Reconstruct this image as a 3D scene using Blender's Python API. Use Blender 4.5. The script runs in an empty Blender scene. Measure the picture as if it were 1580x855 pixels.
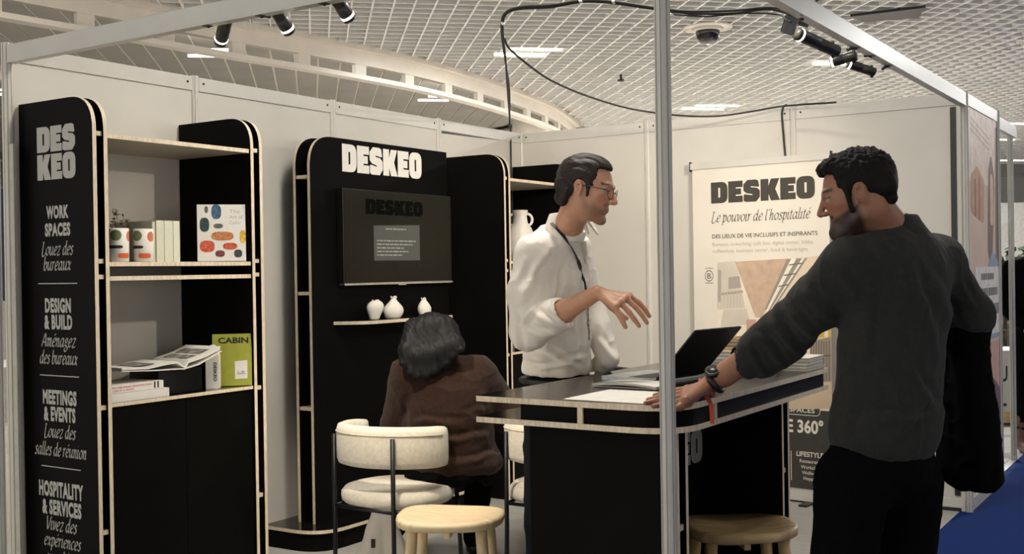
import bpy, bmesh, math, random
import numpy as np
from mathutils import Vector, Matrix

# ------------------------------------------------------------------ camera, world, exposure, large lights
scene = bpy.context.scene
COL = scene.collection
random.seed(7)
FPX = 1730.92                                  # focal length in pixels of the 1580 px wide frame
YAW, PIT, ROLL = math.radians(32.995), math.radians(-0.344), math.radians(-0.886)
CAM = np.array([4.3136, -6.7930, 1.4234])
_F = np.array([-math.sin(YAW) * math.cos(PIT), math.cos(YAW) * math.cos(PIT), math.sin(PIT)])
_R = np.array([math.cos(YAW), math.sin(YAW), 0.0])
_U = np.cross(_R, _F)
_R2 = _R * math.cos(ROLL) + _U * math.sin(ROLL)
_U2 = -_R * math.sin(ROLL) + _U * math.cos(ROLL)
cd = bpy.data.cameras.new('camera')
cd.sensor_width = 36.0
cd.lens = FPX / 1580 * 36
cd.clip_end = 200
cam = bpy.data.objects.new('camera', cd)
COL.objects.link(cam)
cam.matrix_world = Matrix(((_R2[0], _U2[0], -_F[0], CAM[0]), (_R2[1], _U2[1], -_F[1], CAM[1]),
                           (_R2[2], _U2[2], -_F[2], CAM[2]), (0, 0, 0, 1)))
scene.camera = cam

scene.view_settings.view_transform = 'Standard'
scene.view_settings.look = 'None'
scene.view_settings.gamma = 1.0
scene.view_settings.use_curve_mapping = False
scene.view_settings.exposure = 1.1

world = bpy.data.worlds.new('hall_ambient')
scene.world = world
world.use_nodes = True
bg = world.node_tree.nodes['Background']
bg.inputs[0].default_value = (1.0, 0.97, 0.92, 1)
bg.inputs[1].default_value = 0.80

def lamp(name, kind, loc, target, energy, color=(1, 0.90, 0.76), **kw):
    l = bpy.data.lights.new(name, kind)
    l.energy = energy
    l.color = color
    for k, v in kw.items():
        setattr(l, k, v)
    o = bpy.data.objects.new(name, l)
    COL.objects.link(o)
    o.location = loc
    d = Vector(target) - Vector(loc)
    o.rotation_euler = d.to_track_quat('-Z', 'Y').to_euler()
    return o

GYAW = math.radians(43)                        # the hall's ceiling grid is turned against the stand
GT = np.array([math.cos(GYAW), math.sin(GYAW)])
GL = np.array([-math.sin(GYAW), math.cos(GYAW)])

def at(px, py, depth):
    """point at a given distance along the view axis"""
    return CAM + depth * (_F + _R2 * (px - 790) / FPX - _U2 * (py - 427.5) / FPX)

def atz(px, py, z):
    d = _F + _R2 * (px - 790) / FPX - _U2 * (py - 427.5) / FPX
    return CAM + d * (z - CAM[2]) / d[2]

# hall lighting: unseen broad lamps added over the stand and aisle as soft fill
FILL_LAMPS = [(-2.2, -6.5), (2.2, -3.0), (5.5, -0.5), (3.2, -8.5), (7.5, -5.0), (-3.0, -1.8)]
for i, (x, y) in enumerate(FILL_LAMPS):
    lamp('hall_area_light', 'AREA', (x, y, 3.93), (x, y, 0), 42 if i == 1 else 14, (1, 0.95, 0.87), shape='RECTANGLE', size=1.2, size_y=0.5)

# area lights at luminaires in view beyond the walls, others added for bounce light
HALL_LAMPS = [(-5.69, 2.30, 40, 1), (-2.74, 4.49, 60, 1), (-5.70, 6.69, 18, 1), (-2.84, 10.17, 200, 1), (-0.065, 7.51, 240, 0), (4.5, 6.0, 120, 0), (5.5, 12.0, 160, 0), (0.5, 14.0, 170, 0), (-7.0, 12.0, 150, 0)]
for x, y, e, pair in HALL_LAMPS:               # those with a luminaire in view shine from its strip
    x += (GT[0] * .06 - GL[0] * .19) * pair
    y += (GT[1] * .06 - GL[1] * .19) * pair
    o = lamp('hall_area_light', 'AREA', (x, y, 3.975), (x, y, 0), e, (1, 0.985, 0.95), shape='RECTANGLE', size=0.46, size_y=0.04)
    o.rotation_euler = (0, 0, GYAW)

# ------------------------------------------------------------------ materials
def lin(c):
    c = [v / 255.0 for v in c]
    return tuple((v / 12.92 if v <= 0.04045 else ((v + 0.055) / 1.055) ** 2.4) for v in c) + (1.0,)

MATS = {}
def mat(name, rgb, rough=0.5, metal=0.0, var=0.06, scale=30.0, bump=0.0, bscale=None, stretch=None, emit=0.0, spec=0.5,
        sheen=0.0, sss=0.0, vcol=False, coat=0.0):
    if name in MATS:
        return MATS[name]
    m = bpy.data.materials.new(name)
    m.use_nodes = True
    nt = m.node_tree
    b = nt.nodes['Principled BSDF']
    tc = nt.nodes.new('ShaderNodeTexCoord')
    mp = nt.nodes.new('ShaderNodeMapping')
    nt.links.new(tc.outputs['Object'], mp.inputs[0])
    if stretch:
        mp.inputs['Scale'].default_value = stretch
    nz = nt.nodes.new('ShaderNodeTexNoise')
    nz.inputs['Scale'].default_value = scale
    nz.inputs['Detail'].default_value = 4
    nt.links.new(mp.outputs[0], nz.inputs['Vector'])
    c = lin(rgb)
    if vcol:
        a = nt.nodes.new('ShaderNodeVertexColor')
        a.layer_name = 'Col'
        mx = nt.nodes.new('ShaderNodeMix')
        mx.data_type = 'RGBA'
        mx.blend_type = 'MULTIPLY'
        mx.inputs[0].default_value = 1.0
        rp = nt.nodes.new('ShaderNodeMapRange')
        rp.inputs[3].default_value = 1 - var
        rp.inputs[4].default_value = 1 + var
        nt.links.new(nz.outputs[0], rp.inputs[0])
        nt.links.new(a.outputs[0], mx.inputs[6])
        nt.links.new(rp.outputs[0], mx.inputs[7])
        nt.links.new(mx.outputs[2], b.inputs['Base Color'])
    else:
        cr = nt.nodes.new('ShaderNodeValToRGB')
        lo = [max(0, v * (1 - 2.2 * var)) for v in c[:3]]
        hi = [min(1, v * (1 + 2.2 * var)) for v in c[:3]]
        cr.color_ramp.elements[0].position = 0.25
        cr.color_ramp.elements[0].color = (*lo, 1)
        cr.color_ramp.elements[1].position = 0.75
        cr.color_ramp.elements[1].color = (*hi, 1)
        nt.links.new(nz.outputs[0], cr.inputs[0])
        nt.links.new(cr.outputs[0], b.inputs['Base Color'])
    b.inputs['Roughness'].default_value = rough
    b.inputs['Metallic'].default_value = metal
    b.inputs['Specular IOR Level'].default_value = spec
    if sheen:
        b.inputs['Sheen Weight'].default_value = sheen
        b.inputs['Sheen Roughness'].default_value = 0.6
    if sss:
        b.inputs['Subsurface Weight'].default_value = sss
        b.inputs['Subsurface Radius'].default_value = (0.012, 0.005, 0.003)
        b.inputs['Subsurface Scale'].default_value = 0.5
    if coat:
        b.inputs['Coat Weight'].default_value = coat
    if bump:
        nb = nt.nodes.new('ShaderNodeTexNoise')
        nb.inputs['Scale'].default_value = bscale or scale * 4
        nb.inputs['Detail'].default_value = 3
        nt.links.new(mp.outputs[0], nb.inputs['Vector'])
        bp = nt.nodes.new('ShaderNodeBump')
        bp.inputs['Strength'].default_value = bump
        bp.inputs['Distance'].default_value = 0.004
        nt.links.new(nb.outputs[0], bp.inputs['Height'])
        nt.links.new(bp.outputs[0], b.inputs['Normal'])
    if emit:
        b.inputs['Emission Color'].default_value = c
        b.inputs['Emission Strength'].default_value = emit
    MATS[name] = m
    return m

M_wall = mat('wall_panel_white', (206, 201, 191), 0.45, var=0.02, scale=3)
M_alu = mat('anodised_aluminium', (188, 186, 180), 0.38, 0.10, var=0.02, scale=8)
M_aluw = mat('white_aluminium', (206, 202, 193), 0.3, 0.0, var=0.02, scale=8)
M_black = mat('black_laminate', (12, 11.5, 10), 0.55, var=0.10, scale=5, spec=0.05)
M_gloss = mat('black_gloss_laminate', (16, 15, 14), 0.16, var=0.10, scale=4)
M_ply = mat('birch_plywood_edge', (220, 203, 176), 0.55, var=0.10, scale=22, stretch=(6, 6, 1))
M_floor = mat('pale_vinyl', (176, 174, 168), 0.35, var=0.05, scale=2.5, stretch=(1, 6, 1))
M_carpet = mat('blue_carpet', (18, 46, 108), 0.95, spec=0.1, var=0.08, scale=200, bump=0.5, bscale=500)
M_hallfloor = mat('hall_floor', (196, 190, 180), 0.6, var=0.05, scale=3)
M_blade = mat('ceiling_blade_white', (224, 222, 217), 0.5, var=0.03, scale=4)
M_plenum = mat('ceiling_plenum', (132, 127, 120), 0.9, var=0.08, scale=3)
M_ceil2 = mat('ceiling_plank_grey', (150, 146, 138), 0.6, var=0.05, scale=2)
M_beamw = mat('painted_steel_white', (214, 205, 192), 0.4, var=0.03, scale=4)
M_lightstrip = mat('lamp_strip', (255, 246, 232), 0.5, emit=4.0)
M_ring = mat('spot_ring', (255, 250, 240), 0.5, emit=3.0)
M_cable = mat('cable_rubber', (32, 30, 27), 0.6)
M_spot = mat('spot_charcoal', (48, 47, 44), 0.4, 0.3)
M_chrome = mat('polished_metal', (200, 198, 192), 0.2, 0.9)
M_dark = mat('dark_plastic', (24, 23, 22), 0.4)
M_white = mat('white_print', (228, 224, 214), 0.6, var=0.02)
M_signgrey = mat('sign_grey_print', (168, 166, 159), 0.6, var=0.02)
M_cream = mat('cream_boucle', (216, 206, 186), 0.9, var=0.05, scale=60, bump=0.6, bscale=320, sheen=0.3)
M_oak = mat('pale_oak', (212, 190, 152), 0.5, var=0.10, scale=9, stretch=(1, 9, 1), bump=0.05)
M_blackmetal = mat('black_metal', (18, 18, 18), 0.4, 0.4)
M_ceramic = mat('matt_white_ceramic', (232, 226, 214), 0.65, var=0.02, scale=20, bump=0.1)
M_paper = mat('paper', (222, 218, 208), 0.8, var=0.03)
M_pagecut = mat('page_block', (206, 198, 182), 0.85, var=0.12, scale=40, stretch=(1, 1, 30))

# ------------------------------------------------------------------ object helpers
def tag(o, label=None, cat=None, group=None, kind=None):
    if label: o['label'] = label
    if cat: o['category'] = cat
    if group: o['group'] = group
    if kind: o['kind'] = kind
    return o

def thing(name, loc, label, cat, group=None, rotz=0.0, kind=None):
    o = bpy.data.objects.new(name, None)
    o.empty_display_size = 0.1
    COL.objects.link(o)
    o.location = loc
    o.rotation_euler = (0, 0, rotz)
    tag(o, label, cat, group, kind)
    return o

def ploc(parent):
    """position of the thing above (for parts given in world coordinates under unrotated things)"""
    v = Vector((0, 0, 0))
    while parent is not None:
        v += Vector(parent.location)
        parent = parent.parent
    return v

def link(name, me, parent=None, mats=(), world_coords=False, smooth=False):
    o = bpy.data.objects.new(name, me)
    COL.objects.link(o)
    if parent is not None:
        o.parent = parent
        if world_coords:
            me.transform(Matrix.Translation(-ploc(parent)))
    for m in (mats if isinstance(mats, (list, tuple)) else [mats]):
        me.materials.append(m)
    if smooth:
        me.polygons.foreach_set('use_smooth', [True] * len(me.polygons))
    return o

def mesh_from(verts, faces, idx=None):
    me = bpy.data.meshes.new('mesh')
    me.from_pydata([tuple(v) for v in verts], [], faces)
    if idx is not None:
        me.polygons.foreach_set('material_index', idx)
    me.update()
    return me

BOXF = [(0, 1, 3, 2), (4, 6, 7, 5), (0, 4, 5, 1), (2, 3, 7, 6), (0, 2, 6, 4), (1, 5, 7, 3)]
def box(name, lo, hi, m, parent=None, world=True, bevel=0.0):
    bm = bmesh.new()
    vs = [bm.verts.new((x, y, z)) for x in (lo[0], hi[0]) for y in (lo[1], hi[1]) for z in (lo[2], hi[2])]
    for f in BOXF:
        bm.faces.new([vs[i] for i in f])
    bmesh.ops.recalc_face_normals(bm, faces=bm.faces)
    if bevel:
        bmesh.ops.bevel(bm, geom=list(bm.edges), offset=bevel, segments=2, affect='EDGES', profile=0.6)
    me = bpy.data.meshes.new(name)
    bm.to_mesh(me)
    bm.free()
    return link(name, me, parent, m, world and parent is not None)

def rounded(pts, radii, n=7):
    """polygon with corner radii"""
    out = []
    N = len(pts)
    for i in range(N):
        p = Vector(pts[i]); a = Vector(pts[i - 1]); c = Vector(pts[(i + 1) % N])
        r = radii[i] if isinstance(radii, (list, tuple)) else radii
        if r <= 1e-6:
            out.append(tuple(p)); continue
        u = (a - p).normalized(); v = (c - p).normalized()
        ang = u.angle(v)
        t = min(r / math.tan(ang / 2), 0.499 * (a - p).length, 0.499 * (c - p).length)
        p0 = p + u * t; p1 = p + v * t
        for k in range(n + 1):
            s = k / n
            out.append(tuple((1 - s) ** 2 * p0 + 2 * s * (1 - s) * (p + (p0 + p1) * 0.0) + s * s * p1))
    return out

def prism(name, poly, axis, lo, hi, mats, parent=None, world=True):
    """flat outline given thickness: slot 0 on the two faces, slot 1 on the edge"""
    n = len(poly)
    def P(p, t):
        return {'x': (t, p[0], p[1]), 'y': (p[0], t, p[1]), 'z': (p[0], p[1], t)}[axis]
    vs = [P(p, lo) for p in poly] + [P(p, hi) for p in poly]
    fs = [tuple(range(n))[::-1], tuple(range(n, 2 * n))] + [(i, (i + 1) % n, n + (i + 1) % n, n + i) for i in range(n)]
    ms = mats if isinstance(mats, (list, tuple)) else [mats]
    me = mesh_from(vs, fs, [0, 0] + [min(1, len(ms) - 1)] * n)
    bm = bmesh.new(); bm.from_mesh(me)
    bmesh.ops.recalc_face_normals(bm, faces=bm.faces)
    bm.to_mesh(me); bm.free()
    return link(name, me, parent, ms, world and parent is not None)

def tube_geo(pts, r, n=8, closed=False):
    pts = [np.array(p, float) for p in pts]
    N = len(pts)
    rs = r if isinstance(r, (list, tuple)) else [r] * N
    vs, fs = [], []
    up = None
    for i in range(N):
        if closed:
            d = pts[(i + 1) % N] - pts[i - 1]
        else:
            d = pts[min(i + 1, N - 1)] - pts[max(i - 1, 0)]
        d = d / (np.linalg.norm(d) + 1e-9)
        if up is None:
            up = np.array([0, 0, 1.0]) if abs(d[2]) < 0.9 else np.array([1.0, 0, 0])
        u = up - d * (up @ d); u /= np.linalg.norm(u) + 1e-9
        w = np.cross(d, u)
        up = u
        for k in range(n):
            a = 2 * math.pi * k / n
            vs.append(pts[i] + rs[i] * (u * math.cos(a) + w * math.sin(a)))
    for i in range(N if closed else N - 1):
        for k in range(n):
            j = (i + 1) % N
            fs.append((i * n + k, i * n + (k + 1) % n, j * n + (k + 1) % n, j * n + k))
    if not closed:
        fs.append(tuple(range(n))[::-1])
        fs.append(tuple((N - 1) * n + k for k in range(n)))
    return vs, fs

def tube(name, pts, r, m, parent=None, n=8, closed=False, world=True):
    vs, fs = tube_geo(pts, r, n, closed)
    return link(name, mesh_from(vs, fs), parent, m, world and parent is not None, smooth=True)

def lathe(name, prof, m, parent=None, n=28, loc=(0, 0, 0), sq=1.0):
    vs, fs = [], []
    for (r, z) in prof:
        for k in range(n):
            a = 2 * math.pi * k / n
            vs.append((loc[0] + r * math.cos(a), loc[1] + r * math.sin(a) * sq, loc[2] + z))
    for i in range(len(prof) - 1):
        for k in range(n):
            fs.append((i * n + k, i * n + (k + 1) % n, (i + 1) * n + (k + 1) % n, (i + 1) * n + k))
    fs.append(tuple(range(n))[::-1])
    fs.append(tuple((len(prof) - 1) * n + k for k in range(n)))
    return link(name, mesh_from(vs, fs), parent, m, smooth=True)

def catmull(pts, n=8, closed=False):
    P = [np.array(p, float) for p in pts]
    N = len(P)
    out = []
    for i in range(N if closed else N - 1):
        p1, p2 = P[i], P[(i + 1) % N]
        p0 = P[i - 1] if (i > 0 or closed) else p1
        p3 = P[(i + 2) % N] if (i + 2 < N or closed) else p2
        for k in range(n):
            t = k / n
            out.append(0.5 * ((2 * p1) + (-p0 + p2) * t + (2 * p0 - 5 * p1 + 4 * p2 - p3) * t * t + (-p0 + 3 * p1 - 3 * p2 + p3) * t ** 3))
    if not closed:
        out.append(P[-1])
    return out

def copy_tree(o, loc, rotz=0.0, label=None, group=None):
    c = o.copy(); COL.objects.link(c)
    c.location = loc; c.rotation_euler = (0, 0, rotz)
    if label: c['label'] = label
    if group: c['group'] = group
    for ch in list(o.children):
        k = ch.copy(); COL.objects.link(k); k.parent = c
        for g in list(ch.children):
            q = g.copy(); COL.objects.link(q); q.parent = k
    return c

# ------------------------------------------------------------------ lettering
class Plane:
    """a flat sheet in the place on which print lies: origin, right and up directions, normal"""
    def __init__(s, o, r, u):
        s.o, s.r, s.u = Vector(o), Vector(r).normalized(), Vector(u).normalized()
        s.n = s.r.cross(s.u)
    def pt(s, a, b, lift=0.0):
        return s.o + s.r * a + s.u * b + s.n * lift

def flat(name, polys, plane, m, parent, lift=0.0008):
    """filled polygons printed on a plane"""
    vs, fs = [], []
    for poly in polys:
        i0 = len(vs)
        vs += [plane.pt(a, b, lift) for a, b in poly]
        fs.append(tuple(range(i0, i0 + len(poly))))
    return link(name, mesh_from(vs, fs), parent, m, True)

def curve_fill(polys):
    """2D outlines (with holes) filled: returns verts2d, faces"""
    cu = bpy.data.curves.new('tmp', 'CURVE')
    cu.dimensions = '2D'
    cu.fill_mode = 'BOTH'
    for poly in polys:
        sp = cu.splines.new('POLY')
        sp.points.add(len(poly) - 1)
        for p, q in zip(sp.points, poly):
            p.co = (q[0], q[1], 0, 1)
        sp.use_cyclic_u = True
    o = bpy.data.objects.new('tmp', cu)
    COL.objects.link(o)
    me = bpy.data.meshes.new_from_object(o.evaluated_get(bpy.context.evaluated_depsgraph_get()))
    vs = [tuple(v.co[:2]) for v in me.vertices]
    fs = [tuple(p.vertices) for p in me.polygons]
    bpy.data.objects.remove(o); bpy.data.curves.remove(cu); bpy.data.meshes.remove(me)
    return vs, fs

def font_fill(s, offset=0.0, spacing=1.0):
    cu = bpy.data.curves.new('tmp', 'FONT')
    cu.body = s
    cu.size = 1.0
    cu.offset = offset
    cu.resolution_u = 3
    cu.space_character = spacing
    o = bpy.data.objects.new('tmp', cu)
    COL.objects.link(o)
    me = bpy.data.meshes.new_from_object(o.evaluated_get(bpy.context.evaluated_depsgraph_get()))
    vs = [tuple(v.co[:2]) for v in me.vertices]
    fs = [tuple(p.vertices) for p in me.polygons]
    bpy.data.objects.remove(o); bpy.data.curves.remove(cu); bpy.data.meshes.remove(me)
    return vs, fs

def place_fill(name, vf, plane, x0, x1, zb, h, m, parent, lift=0.001, shear=0.0, cap=None):
    """scale a filled lettering to the width x0..x1 and height h above the baseline zb"""
    vs, fs = vf
    if not vs:
        return None
    X = np.array(vs)
    lo, hi = X.min(0), X.max(0)
    capy = cap if cap else hi[1]
    sx = (x1 - x0) / (hi[0] - lo[0] + 1e-9)
    sy = h / capy
    P = [plane.pt(x0 + (a - lo[0]) * sx + shear * b * sy, zb + b * sy, lift) for a, b in X]
    return link(name, mesh_from(P, fs), parent, m, True)

def text(name, s, plane, x0, x1, zb, h, m, parent, bold=0.0, lift=0.001, shear=0.0, cap=0.73, spacing=1.0):
    return place_fill(name, font_fill(s, bold, spacing), plane, x0, x1, zb, h, m, parent, lift, shear, cap)

def rr(x0, y0, x1, y1, r):
    return rounded([(x0, y0), (x1, y0), (x1, y1), (x0, y1)], r)

def logo_glyphs():
    D = ([rounded([(0, 0), (.84, 0), (.84, 1), (0, 1)], [0, .33, .33, 0]), rounded([(.37, .25), (.47, .29), (.47, .71), (.37, .75)], .03)], .84)
    E = ([[(0, 0), (.72, 0), (.72, .3), (.38, .3), (.38, .36), (.64, .36), (.64, .64), (.38, .64), (.38, .7), (.72, .7), (.72, 1), (0, 1)]], .72)
    S = ([rounded([(0, 0.05), (.12, -.01), (.62, -.01), (.8, .2), (.8, .5), (.66, .62), (.36, .66), (.36, .71), (.78, .66), (.72, .96), (.6, 1.01), (.2, 1.01),
                   (0, .82), (0, .52), (.14, .4), (.44, .34), (.44, .29), (.02, .36)], .05, 3)], .8)
    K = ([[(0, 0), (.38, 0), (.38, .3), (.49, 0), (.92, 0), (.7, .52), (.9, 1), (.5, 1), (.38, .68), (.38, 1), (0, 1)]], .9)
    O = ([rounded([(0, -.01), (.84, -.01), (.84, 1.01), (0, 1.01)], .34), rounded([(.37, .27), (.47, .27), (.47, .73), (.37, .73)], .03)], .84)
    return dict(D=D, E=E, S=S, K=K, O=O)
GLY = logo_glyphs()
def logo(word, gap=0.035):
    vs, fs, x = [], [], 0.0
    for ch in word:
        polys, w = GLY[ch]
        v, f = curve_fill(polys)
        i0 = len(vs)
        vs += [(a + x, b) for a, b in v]
        fs += [tuple(i + i0 for i in q) for q in f]
        x += w + gap
    return vs, fs

# pen-written serif italic: stroke skeletons drawn with a slanted broad nib
PEN = {
 'o': ([[(.45, 1), (.12, .75), (.08, .3), (.32, 0), (.62, .25), (.66, .7), (.45, 1)]], .74),
 'e': ([[(.12, .48), (.5, .6), (.6, .85), (.42, 1), (.15, .75), (.08, .3), (.28, 0), (.6, .22)]], .66),
 'u': ([[(0, .8), (.14, 1), (.12, .3), (.26, 0), (.6, .5)], [(.66, 1), (.6, .2), (.7, 0), (.84, .18)]], .84),
 'c': ([[(.58, .85), (.42, 1), (.15, .75), (.08, .3), (.28, 0), (.58, .2)]], .6),
 'z': ([[(.08, .86), (.2, .97), (.58, .94), (.08, .04), (.5, .06), (.66, .16)]], .7),
 'd': ([[(.6, .85), (.4, 1), (.12, .7), (.08, .25), (.28, 0), (.58, .4)], [(.72, 1.6), (.6, .25), (.7, 0), (.82, .15)]], .82),
 's': ([[(.5, .85), (.32, 1), (.12, .78), (.4, .42), (.36, .08), (.16, 0), (.0, .14)]], .56),
 'b': ([[(.16, 1.6), (.1, .3), (.3, 0), (.58, .3), (.6, .75), (.42, 1), (.14, .6)]], .7),
 'r': ([[(0, .82), (.16, 1), (.1, 0)], [(.13, .55), (.36, .95), (.52, .92)]], .52),
 'a': ([[(.6, .85), (.4, 1), (.12, .7), (.08, .25), (.28, 0), (.58, .45)], [(.66, 1), (.6, .2), (.7, 0), (.82, .16)]], .82),
 'x': ([[(.05, .85), (.2, 1), (.45, .05), (.62, .12)], [(.62, .95), (.35, .5), (.05, 0)]], .68),
 'm': ([[(0, .82), (.15, 1), (.1, 0)], [(.13, .5), (.36, .98), (.46, .8), (.4, 0)], [(.43, .5), (.68, .98), (.78, .8), (.74, .15), (.82, 0), (.94, .14)]], .98),
 'n': ([[(0, .82), (.15, 1), (.1, 0)], [(.13, .5), (.42, .98), (.54, .8), (.5, .15), (.58, 0), (.7, .14)]], .74),
 'g': ([[(.58, .9), (.34, 1), (.1, .75), (.3, .45), (.52, .7), (.42, .98)], [(.3, .45), (.12, .22), (.5, .05), (.56, -.3), (.25, -.5), (.0, -.3), (.2, -.05)]], .66),
 'l': ([[(.2, 1.6), (.1, .2), (.2, 0), (.32, .15)]], .34),
 'i': ([[(0, .85), (.14, 1), (.08, .18), (.18, 0), (.3, .15)], [(.16, 1.36), (.19, 1.4)]], .32),
 'p': ([[(0, .85), (.15, 1), (.05, -.5)], [(.12, .55), (.36, 1), (.58, .75), (.52, .25), (.3, 0), (.1, .2)]], .68),
 'v': ([[(.02, .85), (.14, 1), (.24, .05), (.52, .5), (.56, .98)]], .62),
 'h': ([[(.2, 1.6), (.08, 0)], [(.12, .5), (.4, .98), (.52, .8), (.48, .15), (.56, 0), (.68, .14)]], .72),
 't': ([[(.24, 1.3), (.12, .2), (.22, 0), (.36, .14)], [(.02, .96), (.4, .98)]], .4),
 'L': ([[(.3, 1.5), (.18, 0), (.72, .02), (.8, .3)], [(.14, 1.5), (.46, 1.5)]], .86),
 'A': ([[(.0, 0), (.58, 1.5), (.78, 0)], [(.22, .5), (.7, .5)]], .92),
 'V': ([[(.1, 1.5), (.34, 0), (.9, 1.5)]], .86),
 "'": ([[(.18, 1.6), (.1, 1.3)]], .24),
 ' ': ([], .32),
}
PEN['\u00e9'] = (PEN['e'][0] + [[(.4, 1.25), (.6, 1.5)]], .66)
PEN['\u00e8'] = (PEN['e'][0] + [[(.3, 1.5), (.45, 1.25)]], .66)
def pen_fill(s, wide=0.10, thin=0.028):
    vs, fs, x = [], [], 0.0
    nib = np.array([math.cos(math.radians(35)), math.sin(math.radians(35))]) * wide
    for ch in s:
        strokes, w = PEN[ch]
        for st in strokes:
            pts = catmull(st, 5)
            pts = [np.array(p) + np.array([x + 0.18 * p[1], 0]) for p in pts]
            for a, b in zip(pts[:-1], pts[1:]):
                d = b - a
                L = np.linalg.norm(d)
                if L < 1e-6: continue
                pn = np.array([-d[1], d[0]]) / L * thin
                e = nib * 0.75
                if e @ pn < 0: e = -e
                e = e + pn
                i0 = len(vs)
                vs += [tuple(a - e), tuple(b - e), tuple(b + e), tuple(a + e)]
                fs.append((i0, i0 + 1, i0 + 2, i0 + 3))
        x += w + 0.08
    return vs, fs
def pen(name, s, plane, x0, x1, zb, xh, m, parent, lift=0.001, wide=0.10):
    vs, fs = pen_fill(s, wide)
    X = np.array(vs)
    sx = (x1 - x0) / (X[:, 0].max() - X[:, 0].min())
    P = [plane.pt(x0 + (a - X[:, 0].min()) * sx, zb + b * xh, lift) for a, b in X]
    return link(name, mesh_from(P, fs), parent, m, True)
# ================================================================== the setting
H = 2.405
RAIL = 0.075
tag(box('floor', (-0.02, -4.6, -0.02), (2.95, 0.0, 0.0), M_floor), 'pale grey vinyl floor of the stand', None, None, 'structure')
tag(box('floor_neighbour', (-6.0, 0.04, -0.02), (2.95, 3.2, 0.0), M_floor), 'pale floor of the stand behind the wall', None, None, 'structure')
tag(box('floor_carpet', (2.95, -14, -0.03), (22, 26, -0.002), M_carpet), 'blue carpet of the aisle', None, None, 'structure')
tag(box('floor_hall', (-30, -14, -0.05), (2.95, 30, -0.022), M_hallfloor), 'grey hall floor beyond the stands', None, None, 'structure')

def octagon(c, r, n=8, grooves=True):
    """aluminium upright: round core with grooves between ribs"""
    out = []
    for k in range(n):
        a = 2 * math.pi * k / n
        for da, rr_ in ((-0.26, 1.0), (0.12, 1.0), (0.17, 0.80), (0.35, 0.80), (0.40, 1.0)):
            out.append((c[0] + r * rr_ * math.cos(a + da), c[1] + r * rr_ * math.sin(a + da)))
    return out

def post(name, x, y, z0, z1, m, parent=None, r=0.022):
    return prism(name, octagon((x, y), r), 'z', z0, z1, m, parent)

M_screw = mat('screw_head', (60, 58, 54), 0.4, 0.7)
# left wall: four panels between uprights
wl = thing('wall_left', (0, -2, 0), 'white shell panel wall behind the black shelving', None, None, 0, 'structure')
del wl['label']; wl['label'] = 'white shell panel wall on the left behind the shelving'
for i in range(4):
    y0, y1 = -4 + i, -3 + i
    box('panel', (-0.006, y0 + 0.02, 0.07), (0.006, y1 - 0.02, H - RAIL), M_wall, wl)
    box('top_rail', (-0.013, y0 + 0.021, H - RAIL), (0.013, y1 - 0.021, H - 0.006), M_aluw, wl, bevel=0.002)
    box('bottom_rail', (-0.013, y0 + 0.021, 0.0), (0.013, y1 - 0.021, 0.07), M_aluw, wl, bevel=0.002)
    for yy in (y0 + 0.05, y1 - 0.05):
        tube('rail_screw', [(0.012, yy, H - 0.035), (0.0155, yy, H - 0.035)], 0.006, M_screw, wl, 8)
for i in range(5):
    post('upright', 0, -4 + i, 0, H, M_aluw, wl)
# right wall: three panels
wr = thing('wall_right', (1.5, 0, 0), 'white shell panel wall behind the roll-up banner', None, None, 0, 'structure')
for i in range(3):
    box('panel', (i + 0.02, -0.006, 0.07), (i + 0.98, 0.006, H - RAIL), M_wall, wr)
    box('top_rail', (i + 0.021, -0.013, H - RAIL), (i + 0.979, 0.013, H - 0.006), M_aluw, wr, bevel=0.002)
    box('bottom_rail', (i + 0.021, -0.013, 0.0), (i + 0.979, 0.013, 0.07), M_aluw, wr, bevel=0.002)
    for xx in (i + 0.05, i + 0.95):
        tube('rail_screw', [(xx, -0.012, H - 0.035), (xx, -0.0155, H - 0.035)], 0.006, M_screw, wr, 8)
for i in (1, 2, 3):
    post('upright', i, 0, 0, H, M_aluw if i < 3 else M_alu, wr)
prism('panel_gap', [(-.965, H - RAIL - .002), (-.965, H - RAIL - .017), (-.30, H - RAIL - .003)], 'x', .0062, .0075, M_dark, wl)
box('black_seam_strip', (2.925, -0.016, 0.09), (2.955, -0.007, H - RAIL - 0.01), M_dark, wr)
box('plinth_gap', (1.98, -0.02, 0.0), (2.96, -0.014, 0.02), M_dark, wr)

# front frame of the stand
fp = post('front_upright', 3.0, -4.0, 0, H, M_alu, None, 0.022)
tag(fp, 'tall grey grooved aluminium upright standing in front of the counter', 'upright')
def beam(name, lo, hi, label):
    b = thing(name, ((lo[0] + hi[0]) / 2, (lo[1] + hi[1]) / 2, lo[2]), label, 'beam')
    box('rail', lo, hi, M_alu, b, bevel=0.003)
    if hi[0] - lo[0] > hi[1] - lo[1]:
        box('lower_lip', (lo[0], lo[1] - 0.004, lo[2] - 0.006), (hi[0], hi[1] + 0.004, lo[2]), M_alu, b)
    else:
        box('lower_lip', (lo[0] - 0.004, lo[1], lo[2] - 0.006), (hi[0] + 0.004, hi[1], lo[2]), M_alu, b)
    return b
beam('overhead_beam', (0.024, -4.016, H - 0.082), (2.974, -3.984, H - 0.012), 'grey aluminium beam carrying three spotlights, upper left')
beam('overhead_beam', (2.984, -3.974, H - 0.082), (3.016, -0.024, H - 0.012), 'grey aluminium beam running to the right wall end, carrying clustered spotlights')
# neighbouring frame on the left end
beam('overhead_beam', (-3.0, -4.016, H - 0.082), (-0.024, -3.984, H - 0.012), 'short grey beam stub at the far left edge, beyond the end upright')
tag(post('wall_end_upright', -0.052, -4.03, 0, H - 0.005, M_alu), 'dark slim upright beside the white wall end, far left', 'upright')
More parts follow.
